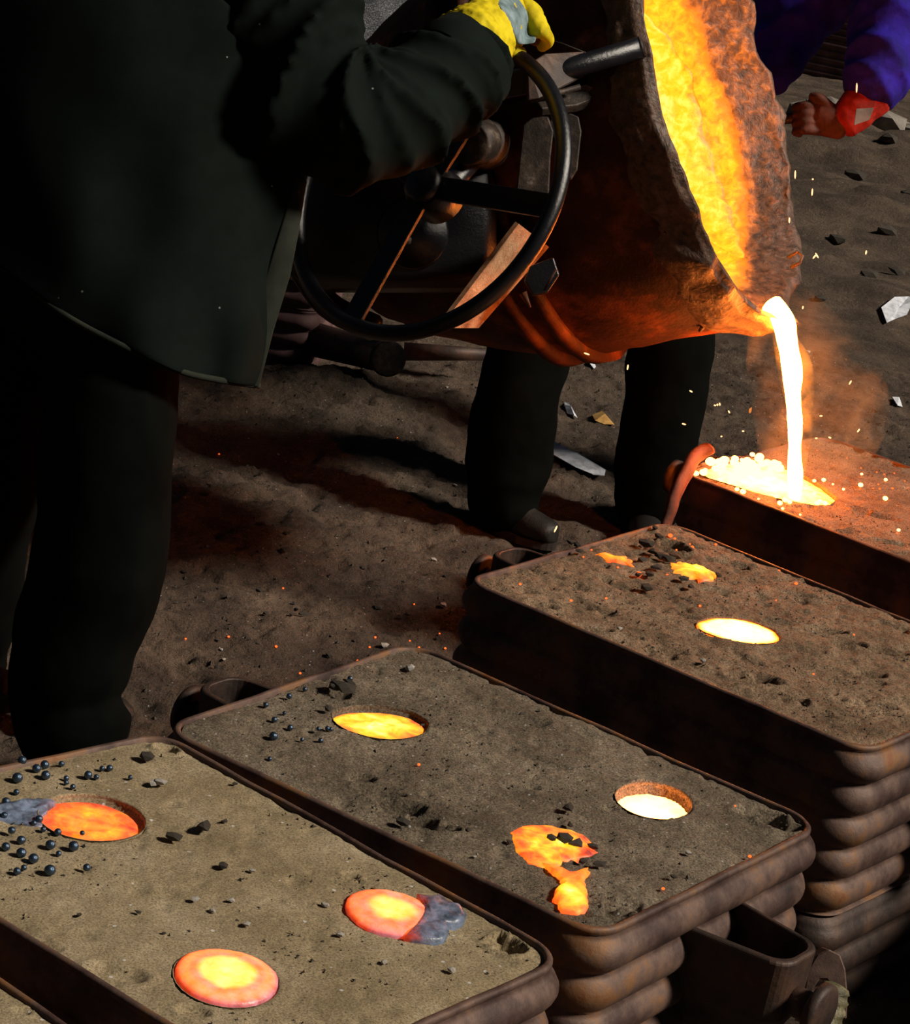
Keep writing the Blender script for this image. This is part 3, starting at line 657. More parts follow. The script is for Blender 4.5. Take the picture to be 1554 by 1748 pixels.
# ragged drips hanging below the lip
for (px, py, L_) in ((1205, 560, .03), (1235, 555, .018), (1172, 553, .012)):
    a = cp(px+10, py-14, SPD-.06); pth = [(a, .012), (a+Vector((-.012, 0, -.012)), .007), (a+Vector((-.02, 0, -L_)), .004)]
    adopt(mesh('slag_drip', *limb(pth, 8, 4), M['lining'], attrs=None), ladle)
a = cp(1345, 440, SPD+.1); V, Fc = tube([a, cp(1362, 430, SPD+.1), cp(1371, 437, SPD+.1), cp(1366, 449, SPD+.1), cp(1350, 457, SPD+.1)], .004, 8)
adopt(mesh('hook_wire', V, Fc, M['rust']), ladle)

# stream of metal
s0 = cp(1316, 520, SPD-.03); s1 = pt(1357, 852, ZT-.008)
pth = []
for k in range(15):
    q = k/14; tt = math.sqrt(max(q, 0))
    hx = s0.x+(s1.x-s0.x)*(tt*.85+q*.15); hy = s0.y+(s1.y-s0.y)*(tt*.85+q*.15)
    pth.append((Vector((hx, hy, s0.z+(s1.z-s0.z)*q)), (.026-.012*q**.6+.002*math.sin(k*1.7), .02-.008*q)))
V, Fc = limb(pth, 18, 4, wob=lambda u, a: .10*math.sin(9*u+2*a)+.06*math.sin(23*u-a))
o = mesh('metal_stream', V, Fc, M['stream']); tag(o, 'white-hot stream of iron falling from the ladle lip to the far mold', 'metal stream')

# gearbox bracket, brackets and pipe on the side of the ladle that faces the camera
LD = SPD-.42
def plate(pxs, d, th_, name, mat, label=None):
    """flat plate cut to an outline, real thickness along the viewing axis of the ladle side"""
    a = [cp(x, y, d+(dd_ if isinstance(dd_, float) else 0)) for x, y, *r_ in pxs for dd_ in [r_[0] if r_ else 0.0]]
    n_ = len(a); c = sum(a, Vector())/n_; nn = (a[1]-a[0]).cross(a[-1]-a[0]).normalized()
    V = [p+nn*th_/2 for p in a]+[p-nn*th_/2 for p in a]
    Fc = [tuple(range(n_)), tuple(reversed(range(n_, 2*n_)))]+[(k, n_+k, n_+(k+1) % n_, (k+1) % n_) for k in range(n_)]
    o = adopt(mesh(name, V, Fc, mat, smooth=False), ladle)
    bv = o.modifiers.new('b', 'BEVEL'); bv.width = .003; bv.segments = 2
    if label: o['label'] = label
    return o
GEAR = LD-.02
plate([(905, 165, .0), (1000, 150, .03), (1028, 160, .06), (1024, 172, .06), (985, 186, .02), (925, 192, -.03)], GEAR, .02, 'top_plate', M['plate'], 'dusty pale steel plate')
plate([(925, 195), (965, 190), (988, 200), (993, 225), (986, 290), (975, 308), (965, 300), (950, 250)], GEAR+.03, .015, 'side_plate', M['plate'])
plate([(893, 215), (910, 200), (936, 200), (945, 225), (940, 270), (935, 400), (928, 372), (905, 350), (880, 340), (884, 300)], GEAR-.01, .02, 'strap_plate', M['plate'])
plate([(730, 135), (900, 120), (905, 165), (850, 175), (735, 165)], GEAR+.02, .06, 'gear_cover', M['soot'])
plate([(900, 110, -.02), (930, 92, 0.0), (1000, 88, .05), (998, 130, .05), (970, 145, .02), (920, 168, -.02), (900, 172, -.02)], GEAR-.03, .008, 'angle_iron', M['rustdark'])
V, Fc = tube([cp(906, 172, GEAR-.03), cp(990, 148, GEAR+.0)], .006, 12); adopt(mesh('angle_rib', V, Fc, M['plate']), ladle)
p0, p1 = cp(905, 137, GEAR+.02), cp(1098, 79, GEAR-.02)
dv = (p1-p0).normalized()
V, Fc = tube([p0, p1, p1, p1-dv*.1], [.022, .022, .0185, .0185], 28, cap=False)
o = adopt(mesh('pipe_handle', V, Fc, M['soot']), ladle); o['label'] = 'dark steel pipe handle with a bright open end'
V, Fc = tube([p1-dv*.003, p1+dv*.0015, p1+dv*.0015, p1-dv*.003], [.0225, .0222, .0183, .018], 28, cap=False)
adopt(mesh('pipe_rim', V, Fc, M['plate']), ladle)
wire = [cp(918, 62, GEAR-.05), cp(960, 74, GEAR-.05), cp(1000, 90, GEAR-.05)]
adopt(mesh('thin_wire', *tube(wire, .0012, 6), M['plate']), ladle)
# latch and spikes at the bottom of the band
plate([(905, 455), (945, 440), (955, 470), (935, 500), (910, 505), (895, 480)], GEAR+.1, .03, 'clamp_block', M['soot'])
V, Fc = tube([cp(950, 460, GEAR+.09), cp(930, 495, GEAR+.09)], .006, 8); adopt(mesh('clamp_bolt', V, Fc, M['shell']), ladle)
V, Fc = tube([cp(893, 500, GEAR+.06), cp(905, 525, GEAR+.06)], [.009, .003], 8); adopt(mesh('clamp_spike', V, Fc, M['shell']), ladle)

a = cp(905, 392, LD+.16); b = cp(938, 414, LD+.02)
V = [cp(880, 378, LD+.02), cp(932, 418, LD+.15), cp(812, 556, LD+.13), cp(745, 556, LD+.02)]
o = adopt(mesh('lit_strip_plate', V, [(0, 1, 2, 3)], M['orangeplate'], smooth=False), ladle); o.modifiers.new('s', 'SOLIDIFY').thickness = .01  # plate added for the lit shell underside, orange light put into its colour
# hand wheel
WD = SPD-.62
WC = cp(728, 318, WD)
def wheel_axes():
    mj = (RIGHT*.50+UP*.866).normalized(); mn = (RIGHT*.866-UP*.5)
    k = .80; nrm = (-FWD*k - mn*math.sqrt(1-k*k)*1.0).normalized()
    u = mj; v = nrm.cross(u).normalized(); return u, v, nrm
WU, WV, WN = wheel_axes(); WR = 268/F*WD
wheel = empty('hand_wheel', WC, 'black steel hand wheel with flat spokes gripped by the yellow glove', 'hand wheel')
ring = [WC+WU*(math.cos(a)*WR)+WV*(math.sin(a)*WR) for a in [2*math.pi*k/96 for k in range(97)]]
V, Fc = tube(ring, .0165, 14, cap=False, ref=WN)
adopt(mesh('wheel_rim', V, Fc, M['soot']), wheel)
V, Fc = join(tube([WC-WN*.06, WC+WN*.0], [.055, .05], 24), tube([WC, WC+WN*.02, WC+WN*.025], [.04, .04, .03], 24))
adopt(mesh('wheel_hub', V, Fc, M['soot']), wheel)
def spoke(px, py):
    # toward the rim point seen there
    q = cp(px, py, WD); d_ = q-WC; d_ = (d_-WN*d_.dot(WN)).normalized(); s_ = WN.cross(d_)
    c = WC+d_*(WR*.5); V, Fc = rbox(c, d_, s_, WN, WR*.5-.008, .024, .005, .0015)
    adopt(mesh('spoke', V, Fc, M['soot'], smooth=False), wheel)
for q in ((940, 395), (605, 545), (560, 180), (880, 90)): spoke(*q)
# trunnion and shaft joining wheel to ladle
ax0 = MC-AX*.42; hub_end = cp(800, 245, SPD-.5)
tr = cp(830, 240, SPD-.40)
V, Fc = join(tube([tr+FWD*.12, tr, cp(812, 243, SPD-.47)], [.05, .05, .05], 28), tube([cp(822, 240, SPD-.47), cp(800, 244, SPD-.53), cp(799, 244, SPD-.533)], [.045, .045, .04], 28))
o = adopt(mesh('trunnion', V, Fc, M['plate']), ladle)
V, Fc = tube([WC-WN*.05, tr+FWD*.05], .022, 14); adopt(mesh('wheel_shaft', V, Fc, M['soot']), wheel)
# dark gear housing filling the space behind the wheel
gc = cp(675, 335, SPD-.22)
V, Fc = join(rbox(gc, RIGHT, UP, FWD, .215, .2, .09, .03), tube([cp(705, 400, SPD-.36), cp(705, 400, SPD-.28)], [.07, .08], 24))
o = adopt(mesh('gear_housing', V, Fc, M['soot']), ladle)
for q in ((720, 330), (722, 350), (695, 410)):
    V, Fc = tube([cp(*q, SPD-.34), cp(*q, SPD-.37)], [.012, .01], 6); adopt(mesh('housing_bolt', V, Fc, M['plate']), ladle)
# yoke arm that carries the ladle, reaching to the left
V, Fc = limb([(cp(505, 440, SPD-.1), .03), (cp(560, 520, SPD-.1), .03), (cp(640, 560, SPD-.1), .03)], 14); adopt(mesh('yoke_arm', V, Fc, M['soot']), ladle)

# ------------------------------------------------------------------ people
def fold(freq, amp, tw=1.5, seed=0):
    return lambda u, a: amp*(math.sin(freq*u+tw*math.cos(a+seed))*.6+math.sin(freq*1.9*u+1.3*tw*math.sin(a)+seed)*.4)
def crease(freq, amp, tw=1.5, seed=0):
    def f(u, a):
        p = freq*u+tw*math.cos(a+seed)+.8*math.sin(2*a+3*u+seed); q = freq*1.37*u-tw*math.sin(a-seed)
        return amp*((1-abs(math.sin(p/2)))**2*1.3-.35+.6*(1-abs(math.sin(q/2)))**3)
    return f
def boot(root, heel, toe, name='boot', label=None):
    heel = Vector(heel); toe = Vector(toe); d_ = (toe-heel); L_ = d_.length; d_.normalize(); s_ = Vector((-d_.y, d_.x, 0)).normalized(); Z = Vector((0, 0, 1))
    P = [(heel+d_*.01+Z*.055, (.05, .035)), (heel+d_*L_*.3+Z*.06, (.055, .038)), (heel+d_*L_*.62+Z*.048, (.042, .047)), (heel+d_*L_*.86+Z*.042, (.036, .045)), (heel+d_*(L_-.03)+Z*.036, (.026, .035))]
    A_ = limb(P, 20, 5, ref=Z)
    B_ = limb([(heel+d_*.05+Z*.06, .048), (heel+d_*.045+Z*.14, .048), (heel+d_*.04+Z*.19, .052)], 20, 5)
    o = adopt(remesh(mesh(name, *join(A_, B_), M['boot']), .006, 3), root)
    if label: o['label'] = label
    n = 26; V = []; Fc = []
    for z in (0.0, .02):
        for k in range(n):
            a = 2*math.pi*k/n; c_ = math.cos(a); wd = .05 if c_ > 0 else .04
            V.append(heel+d_*(L_*.5+c_*L_*.52)+s_*(math.sin(a)*wd)+Z*(z+.002))
    Fc = [tuple(reversed(range(n))), tuple(range(n, 2*n))]+[(k, (k+1) % n, n+(k+1) % n, n+k) for k in range(n)]
    so_ = sub(mesh('sole', V, Fc, M['sole'], smooth=False), o)

    for j in range(4):
        c = heel+d_*(L_*(.34+.07*j))+Z*(.104-.009*j); sub(mesh('lace', *tube([c-s_*.024, c+Z*.006, c+s_*.024], .003, 6), M['sole']), o)
    return o
def head(c, face):
    """head with hair, eyes, nose, mouth and ears; c centre, face direction"""
    f = Vector(face).normalized(); s_ = Vector((-f.y, f.x, 0)).normalized(); u = f.cross(s_)*-1
    if u.z < 0: u = -u
    sk = [limb([(c-u*.10+f*.015, (.055, .06)), (c-u*.04+f*.01, (.07, .085)), (c+u*.03, (.077, .097)), (c+u*.09-f*.01, (.06, .075))], 20, 5, ref=s_)]
    sk.append(limb([(c+f*.09+u*.01, .01), (c+f*.112-u*.02, .015)], 10, 4))          # nose
    sk.append(limb([(c+f*.088-u*.055-s_*.022, .007), (c+f*.094-u*.056, .010), (c+f*.088-u*.055+s_*.022, .007)], 8, 4))
    for e in (-1, 1): sk.append(limb([(c+s_*.078*e-u*.02, (.012, .008)), (c+s_*.084*e+u*.02, (.018, .009))], 8, 4))
    hr = limb([(c-u*.02-f*.045, (.072, .06)), (c+u*.045-f*.022, (.084, .09)), (c+u*.1-f*.014, (.066, .078))], 20, 5, ref=s_)
    ey = [limb([(c+f*.084+s_*.032*e+u*.008, .011), (c+f*.09+s_*.032*e+u*.008, .009)], 10, 3) for e in (-1, 1)]
    return sk, hr, ey
def person(label, group, skel, headc, face, loc):
    r = empty('person', loc, label, 'person', group)
    sk, hr, ey = head(headc, face)
    b = adopt(remesh(mesh('body', *join(*(skel+sk)), M['skin']), .012, 4), r)
    adopt(mesh('hair', *hr, M['hair']), r); [sub(mesh('eye', *e_, M['white']), b) for e_ in ey]
    return r

# --- worker at the wheel (left)
W = 4.42
W1loc = pt(130, 1300, 0)
hipR, hipL = cp(190, 480, W+.02), cp(40, 440, W+.12)
kneeR, ankR = cp(215, 800, W-.02), cp(135, 1190, W+.02)
kneeL, ankL = cp(-40, 860, W+.25), cp(-70, 1150, W+.5)
pelv = cp(120, 400, W+.06); chest = cp(250, 20, W+.1); neck = cp(330, -220, W+.12)
shR = cp(480, -60, W+.02); elbow = cp(560, 225, W+.02); wrist = cp(800, 100, W+.18)
shL = cp(230, -170, W+.28); elL = cp(480, -130, W+.45); wrL = cp(640, -160, W+.5)
hd = cp(400, -400, W+.14)
w1 = person('person in dark green coat and yellow glove turning the hand wheel', None,
  [limb([(pelv, (.16, .12)), (cp(180, 200, W+.08), (.15, .11)), (chest, (.17, .12)), (cp(310, -140, W+.12), (.16, .10))], 20, 6, ref=RIGHT),
   limb([(neck, .055), (cp(370, -310, W+.13), .052)], 14, 3),
   limb([(hipR, .085), (cp(185, 760, W-.02), .06), (cp(115, 1160, W+.02), .045)]), limb([(hipL, .085), (cp(-30, 750, W+.18), .06), (cp(-72, 1110, W+.48), .045)]),
   limb([(shR, .055), (elbow, .042), (wrist, .03)]), limb([(shL, .055), (elL, .042), (wrL, .03)])], hd, (.9, .3, -.3), W1loc)
# trousers
rl = limb([(hipR, (.14, .13)), (cp(190, 640, W), (.128, .12)), (cp(185, 760, W-.02), (.132, .12)), (cp(165, 960, W-.01), (.138, .12)), (cp(125, 1110, W), (.115, .115)), (cp(110, 1190, W+.02), (.095, .1)), (cp(135, 1262, W+.02), (.105, .105))], 28, 7, wob=fold(26, .035, 1.6, .5))
ll = limb([(hipL, (.15, .13)), (cp(-20, 700, W+.15), (.13, .12)), (cp(-60, 950, W+.3), (.12, .12)), (cp(-75, 1130, W+.5), (.1, .1))], 28, 7, wob=fold(26, .035, 1.6, .5))
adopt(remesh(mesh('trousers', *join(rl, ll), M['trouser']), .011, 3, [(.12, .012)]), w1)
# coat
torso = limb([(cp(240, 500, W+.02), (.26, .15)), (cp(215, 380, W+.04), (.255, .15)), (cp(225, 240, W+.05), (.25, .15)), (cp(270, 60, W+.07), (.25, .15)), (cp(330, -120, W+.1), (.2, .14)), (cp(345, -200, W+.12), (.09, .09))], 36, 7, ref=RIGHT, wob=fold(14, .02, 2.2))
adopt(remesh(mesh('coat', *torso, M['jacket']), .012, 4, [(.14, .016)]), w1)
# flared skirt of the coat: open cloth with a hem, front edge running down to the right
TOPL = [(-160, -60), (-40, -60), (90, -60), (220, -60), (340, -40), (450, 60), (526, 290)]
BOTL = [(-170, 400), (0, 458), (100, 535), (200, 590), (300, 635), (370, 652), (442, 662)]
def skirt_strip(T_, B_, d0_, curve, nseg=30, th_=.006):
    V = []; Fc = []; n = (len(T_)-1)*6+1
    for j in range(nseg+1):
        v = j/nseg
        for i in range(n):
            s = i/(n-1)*(len(T_)-1); k = min(int(s), len(T_)-2); f = s-k
            a = np.array(T_[k])*(1-f)+np.array(T_[k+1])*f; b = np.array(B_[k])*(1-f)+np.array(B_[k+1])*f
            q = a*(1-v)+b*v; u = i/(n-1)
            dd_ = d0_ + curve*(2*u-1)**2 + .012*math.sin(u*u*17+3*v+1)*v*v + .010*math.sin(u*13-9*v)*(.3+u)*v + .006*math.sin(u*31+7*v)*v*u
            V.append(cp(q[0], q[1], dd_))
    for j in range(nseg):
        for i in range(n-1): Fc.append((j*n+i, (j+1)*n+i, (j+1)*n+i+1, j*n+i+1))
    return V, Fc
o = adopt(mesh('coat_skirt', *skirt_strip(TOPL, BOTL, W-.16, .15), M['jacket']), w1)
sm_ = o.modifiers.new('s', 'SOLIDIFY'); sm_.thickness = .006; sb = o.modifiers.new('sub', 'SUBSURF'); sb.levels = sb.render_levels = 1
# hem seam and front placket
hem = [cp(x, y-4, W-.158+.16*(2*u-1)**2) for (x, y), u in zip(BOTL, np.linspace(0, 1, 7))]
adopt(mesh('hem', *tube(smoothpath([(h_, .006) for h_ in hem], 6)[0], .006, 8), M['placket']), w1)
fp = [(cp(508, 300, W-.035), cp(526, 308, W-.015)), (cp(480, 390, W-.035), cp(512, 395, W-.015)), (cp(455, 470, W-.035), cp(497, 470, W-.015)), (cp(420, 560, W-.035), cp(468, 565, W-.015)), (cp(395, 650, W-.035), cp(443, 662, W-.015))]
V = []; 
for a, b in fp: V += [a, b]
Fc = [(2*i, 2*i+2, 2*i+3, 2*i+1) for i in range(len(fp)-1)]
o = adopt(mesh('front_placket', V, Fc, M['placket']), w1); sm_ = o.modifiers.new('s', 'SOLIDIFY'); sm_.thickness = .01; bv = o.modifiers.new('b', 'BEVEL'); bv.width = .003
# flap at the trouser pocket/knee
# right sleeve
sl_ = limb([(cp(430, -70, W+.03), (.13, .12)), (cp(480, 60, W), (.15, .13)), (cp(540, 175, W-.02), (.135, .13)), (cp(625, 205, W), (.115, .12)), (cp(705, 170, W+.06), (.098, .11)), (cp(765, 130, W+.12), (.088, .098)), (cp(805, 108, W+.17), (.084, .09))], 40, 9, wob=crease(46, .19, 3.0, .8))
adopt(remesh(mesh('sleeve', *sl_, M['jacket']), .007, 1), w1)
c0, c1 = cp(757, 133, W+.13), cp(806, 104, W+.17)
V, Fc = tube([c0, c0.lerp(c1, .3), c1, c1, c0], [(.098, .098), (.102, .10), (.094, .096), (.087, .088), (.085, .09)], 36, cap=False, wob=lambda u, a: .04*math.sin(3*a+5*u))
adopt(mesh('cuff', V, Fc, M['jacket']), w1)
# left sleeve, mostly above the frame
adopt(remesh(mesh('sleeve', *limb([(shL, .11), (elL, .1), (wrL, .08)], 24, 8, wob=fold(40, .05)), M['jacket']), .01, 3), w1)
# glove: cuff, palm, four curled fingers and thumb closed on the rim
GR = cp(903, 78, WD)                   # where the rim passes through the fist
g = []
rimdir = (cp(925, 125, WD)-cp(880, 55, WD)).normalized()
cuffC = cp(800, 88, W+.2)
palm = cp(868, 42, WD+.0)
g.append(limb([(cp(795, 92, W+.2), (.088, .078)), (cp(812, 76, W+.24), (.080, .066)), (cp(838, 52, W+.32), (.068, .055)), (cp(868, 34, WD-.02), (.062, .045)), (cp(896, 30, WD), (.052, .034))], 36, 7, wob=crease(40, .07, 2.2, 1)))
glv = adopt(remesh(mesh('glove', *join(*g), M['glove']), .004, 2, [(.018, .010)]), w1)
fing = []
for j in range(4):
    b = cp(868+10*j, 14+15*j, WD-.02)
    k1 = cp(897+9*j, 8+15*j, WD-.05); k2 = cp(918+6*j, 24+15*j, WD-.02) ; tip = cp(905+6*j, 40+14*j, WD+.03)
    ln = (1, 1.05, 1, .85)[j]
    fing.append(limb([(b, .0145), (k1, .0145), (k2, .013), (k2.lerp(tip, ln), .0115)], 12, 4))
thumb = limb([(cp(850, 60, WD-.01), .018), (cp(868, 84, WD-.03), .016), (cp(892, 92, WD-.02), .0135)], 12, 4)
sub(remesh(mesh('glove_fingers', *join(*fing, thumb), M['glove']), .0035, 2), glv)
# grey-blue strap patch across the back of the glove
V = []; n = 12
PT = [((822, -34), (862, -40)), ((838, -12), (878, -16)), ((852, 6), (893, 4)), ((864, 24), (905, 24)), ((873, 42), (912, 42)), ((880, 60), (917, 58)), ((884, 78), (915, 70))]
gb = BVHTree.FromPolygons([Vector(v) for v in g[0][0]], g[0][1]); lastd = WD-.06
for i, (a, b) in enumerate(PT):
    for q in np.linspace(0, 1, 5):
        x, y = a[0]*(1-q)+b[0]*q, a[1]*(1-q)+b[1]*q; rd = ray(x, y).normalized(); hit = gb.ray_cast(CAM, rd)[0]
        if hit is not None: lastd = depth(hit)
        V.append(cp(x, y, lastd-.016))
Fc = [(i*5+j, (i+1)*5+j, (i+1)*5+j+1, i*5+j+1) for i in range(len(PT)-1) for j in range(4)]
o = sub(mesh('glove_patch', V, Fc, M['glovegrey']), glv); o['label'] = 'grey-blue patch over the knuckles'; o.modifiers.new('s', 'SOLIDIFY').thickness = .006
sb = o.modifiers.new('u', 'SUBSURF'); sb.levels = sb.render_levels = 2
adopt(remesh(mesh('fingertip', *limb([(cp(908, 66, WD-.03), .011), (cp(918, 72, WD-.03), .010)], 12, 4), M['leather']), .003, 1), w1)
# glove of the other hand peeks out left of the cuff
adopt(remesh(mesh('glove', *limb([(cp(715, 72, W+.2), .02), (cp(745, 68, W+.2), .03), (cp(790, 60, W+.22), .03)], 16, 5), M['glove']), .005, 2), w1)
bt = boot(w1, pt(95, 1262, 0)+Vector((-.05, .04, 0)), pt(215, 1265, 0)+Vector((0, .02, 0)))
boot(w1, pt(-120, 1180, 0), pt(20, 1215, 0))

# --- worker standing behind the ladle: two legs show
P2 = pt(900, 940, 0); D2 = depth(P2)
loc2 = pt(985, 930, 0)
h2a, h2b = Vector((P2.x+.14, P2.y+.14, .9)), Vector((P2.x+.36, P2.y+.26, .9))
top2 = (h2a+h2b)/2+Vector((-.1, .05, 0))
kA, kB = cp(895, 640, D2+.06), cp(1140, 620, D2+.25)
aA, aB = cp(862, 870, D2+.08), cp(1098, 850, D2+.27)
w2 = person('person in black trousers standing behind the ladle', None,
  [limb([(top2, (.16, .11)), (top2+Vector((-.08, .0, .22)), (.14, .10)), (top2+Vector((-.2, -.02, .42)), (.17, .11))], 20, 6, ref=Vector((1, 0, 0))),
   limb([(top2+Vector((-.22, 0, .44)), .055), (top2+Vector((-.3, 0, .54)), .052)]),
   limb([(h2a, .08), (cp(915, 500, D2+.08), .07), (cp(893, 660, D2+.07), .055), (cp(864, 850, D2+.09), .042)]), limb([(h2b, .08), (cp(1150, 500, D2+.27), .07), (cp(1138, 660, D2+.27), .055), (cp(1108, 860, D2+.28), .042)]),
   limb([(top2+Vector((-.35, 0, .36)), .055), (top2+Vector((-.38, -.05, .16)), .042), (top2+Vector((-.25, -.14, .13)), .03), (top2+Vector((-.2, -.16, .12)), .03)]),
   limb([(top2+Vector((-.04, 0, .42)), .055), (top2+Vector((.04, -.05, .22)), .042), (top2+Vector((-.06, -.15, .15)), .03), (top2+Vector((-.1, -.17, .15)), .03)])],
  top2+Vector((-.36, -.04, .63)), (.1, -1, -.4), loc2)
legA = limb([(h2a, (.13, .12)), (cp(915, 500, D2+.08), (.125, .12)), (cp(905, 600, D2+.07), (.11, .11)), (cp(880, 690, D2+.07), (.113, .11)), (cp(868, 790, D2+.08), (.118, .11)), (cp(862, 845, D2+.09), (.10, .1)), (cp(872, 885, D2+.08), (.075, .09))], 26, 7, wob=fold(24, .035, 1.8, 2))
legB = limb([(h2b, (.13, .12)), (cp(1150, 500, D2+.27), (.13, .12)), (cp(1146, 600, D2+.27), (.12, .12)), (cp(1132, 700, D2+.27), (.115, .11)), (cp(1118, 790, D2+.27), (.112, .11)), (cp(1110, 845, D2+.28), (.10, .1)), (cp(1105, 880, D2+.28), (.085, .09))], 26, 7, wob=fold(24, .035, 1.8, 4))
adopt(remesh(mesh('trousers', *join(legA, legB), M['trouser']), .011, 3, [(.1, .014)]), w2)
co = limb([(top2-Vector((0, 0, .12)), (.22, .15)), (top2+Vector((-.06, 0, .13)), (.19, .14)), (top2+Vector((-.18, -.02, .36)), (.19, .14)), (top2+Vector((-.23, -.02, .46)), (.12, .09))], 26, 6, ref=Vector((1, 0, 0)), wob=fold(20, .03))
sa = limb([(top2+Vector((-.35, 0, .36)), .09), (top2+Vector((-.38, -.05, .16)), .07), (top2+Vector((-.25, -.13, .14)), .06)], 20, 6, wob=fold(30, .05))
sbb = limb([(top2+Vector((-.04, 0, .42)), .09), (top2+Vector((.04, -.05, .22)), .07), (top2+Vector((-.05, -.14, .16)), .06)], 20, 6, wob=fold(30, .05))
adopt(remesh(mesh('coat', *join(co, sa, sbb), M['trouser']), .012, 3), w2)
boot(w2, pt(828, 905, 0)+Vector((0, .02, 0)), pt(945, 940, 0))
boot(w2, pt(1075, 890, 0)+Vector((.02, .05, 0)), pt(1075, 925, 0)+Vector((.04, -.12, 0)))

# --- worker in blue, upper right
D3 = 6.4
pel3 = cp(1850, 270, D3+.35)
loc3 = Vector((pel3.x, pel3.y, 0))
w3 = person('person in deep blue coat and red glove steadying the ladle', None,
  [limb([(pel3, (.16, .11)), (cp(1800, 100, D3+.34), (.14, .1)), (cp(1740, -50, D3+.32), (.17, .11))], 20, 6, ref=Vector((1, 0, 0))),
   limb([(cp(1725, -90, D3+.32), .055), (cp(1710, -170, D3+.3), .052)]),
   limb([(pel3+Vector((-.1, 0, 0)), .085), (pel3+Vector((-.1, 0, -.48)), .06), (Vector((pel3.x-.11, pel3.y+.02, gz(pel3.x-.11, pel3.y)+.14)), .045)]),
   limb([(pel3+Vector((.14, 0, 0)), .085), (pel3+Vector((.16, 0, -.48)), .06), (Vector((pel3.x+.155, pel3.y+.02, gz(pel3.x+.155, pel3.y)+.14)), .045)]),
   limb([(cp(1680, -60, D3+.25), .05), (cp(1560, -15, D3+.1), .042), (cp(1520, 60, D3+.03), .038), (cp(1492, 140, D3-.02), .03), (cp(1460, 195, D3-.03), .026)]),
   limb([(cp(1640, -110, D3+.3), .05), (cp(1440, -70, D3+.3), .042), (cp(1360, 20, D3+.28), .035), (cp(1325, 100, D3+.26), .03)])],
  cp(1700, -235, D3+.26), (-.8, -.6, -.3), loc3)
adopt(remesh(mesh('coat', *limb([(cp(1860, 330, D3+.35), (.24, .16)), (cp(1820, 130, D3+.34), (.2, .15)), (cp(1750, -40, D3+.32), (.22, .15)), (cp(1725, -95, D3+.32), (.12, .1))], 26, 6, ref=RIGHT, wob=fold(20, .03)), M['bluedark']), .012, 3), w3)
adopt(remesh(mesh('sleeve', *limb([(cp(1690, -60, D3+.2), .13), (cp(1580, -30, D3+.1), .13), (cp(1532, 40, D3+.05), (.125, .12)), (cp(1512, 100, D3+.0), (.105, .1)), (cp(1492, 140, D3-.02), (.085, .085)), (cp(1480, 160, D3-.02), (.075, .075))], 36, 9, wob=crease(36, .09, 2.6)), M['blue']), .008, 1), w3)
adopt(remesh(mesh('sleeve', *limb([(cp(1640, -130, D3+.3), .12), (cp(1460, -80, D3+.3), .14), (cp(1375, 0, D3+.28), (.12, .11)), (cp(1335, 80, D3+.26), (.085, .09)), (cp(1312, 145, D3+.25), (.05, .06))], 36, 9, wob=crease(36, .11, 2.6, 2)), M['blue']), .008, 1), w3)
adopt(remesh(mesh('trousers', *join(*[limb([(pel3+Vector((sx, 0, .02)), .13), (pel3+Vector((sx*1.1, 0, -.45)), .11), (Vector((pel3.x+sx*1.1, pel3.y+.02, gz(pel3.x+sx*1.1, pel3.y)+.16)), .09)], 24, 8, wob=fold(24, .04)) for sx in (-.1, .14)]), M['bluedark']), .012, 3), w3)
for sx in (-.11, .155): zb_ = gz(pel3.x+sx, pel3.y-.05); boot(w3, (pel3.x+sx, pel3.y+.08, zb_), (pel3.x+sx-.05, pel3.y-.2, zb_))
o = adopt(remesh(mesh('glove_cuff', *limb([(cp(1492, 160, D3-.03), (.06, .055)), (cp(1462, 188, D3-.03), (.055, .05)), (cp(1440, 212, D3-.03), (.045, .04))], 22, 6, wob=fold(16, .04)), M['red']), .005, 2), w3); o['label'] = 'red glove cuff with a pale patch'
# pale sewn label on the red cuff
V = [cp(1462, 186, D3-.098), cp(1492, 184, D3-.095), cp(1484, 205, D3-.095), cp(1458, 214, D3-.098)]
o = adopt(mesh('cuff_label', V, [(0, 1, 2, 3)], M['greyrag'], smooth=False), w3); o.modifiers.new('s', 'SOLIDIFY').thickness = .004
hand = [limb([(cp(1440, 212, D3-.03), (.042, .035)), (cp(1415, 205, D3-.03), (.045, .03)), (cp(1395, 200, D3-.03), (.042, .026))], 18, 5)]
for j in range(4):
    y = 178+14*j
    hand.append(limb([(cp(1400, y+4, D3-.03), .013), (cp(1375, y+2, D3-.045), .0125), (cp(1358, y+5, D3-.02), .011), (cp(1366, y+9, D3+.01), .010)], 10, 4))
hand.append(limb([(cp(1418, 185, D3-.04), .016), (cp(1400, 168, D3-.05), .014), (cp(1385, 165, D3-.04), .012)], 10, 4))
adopt(remesh(mesh('leather_glove', *join(*hand), M['leather']), .004, 2), w3)
br = mesh('control_bar', *tube([cp(1300, 205, D3-.01), cp(1440, 198, D3-.01)], .014, 14), M['rustdark']); adopt(br, ladle)

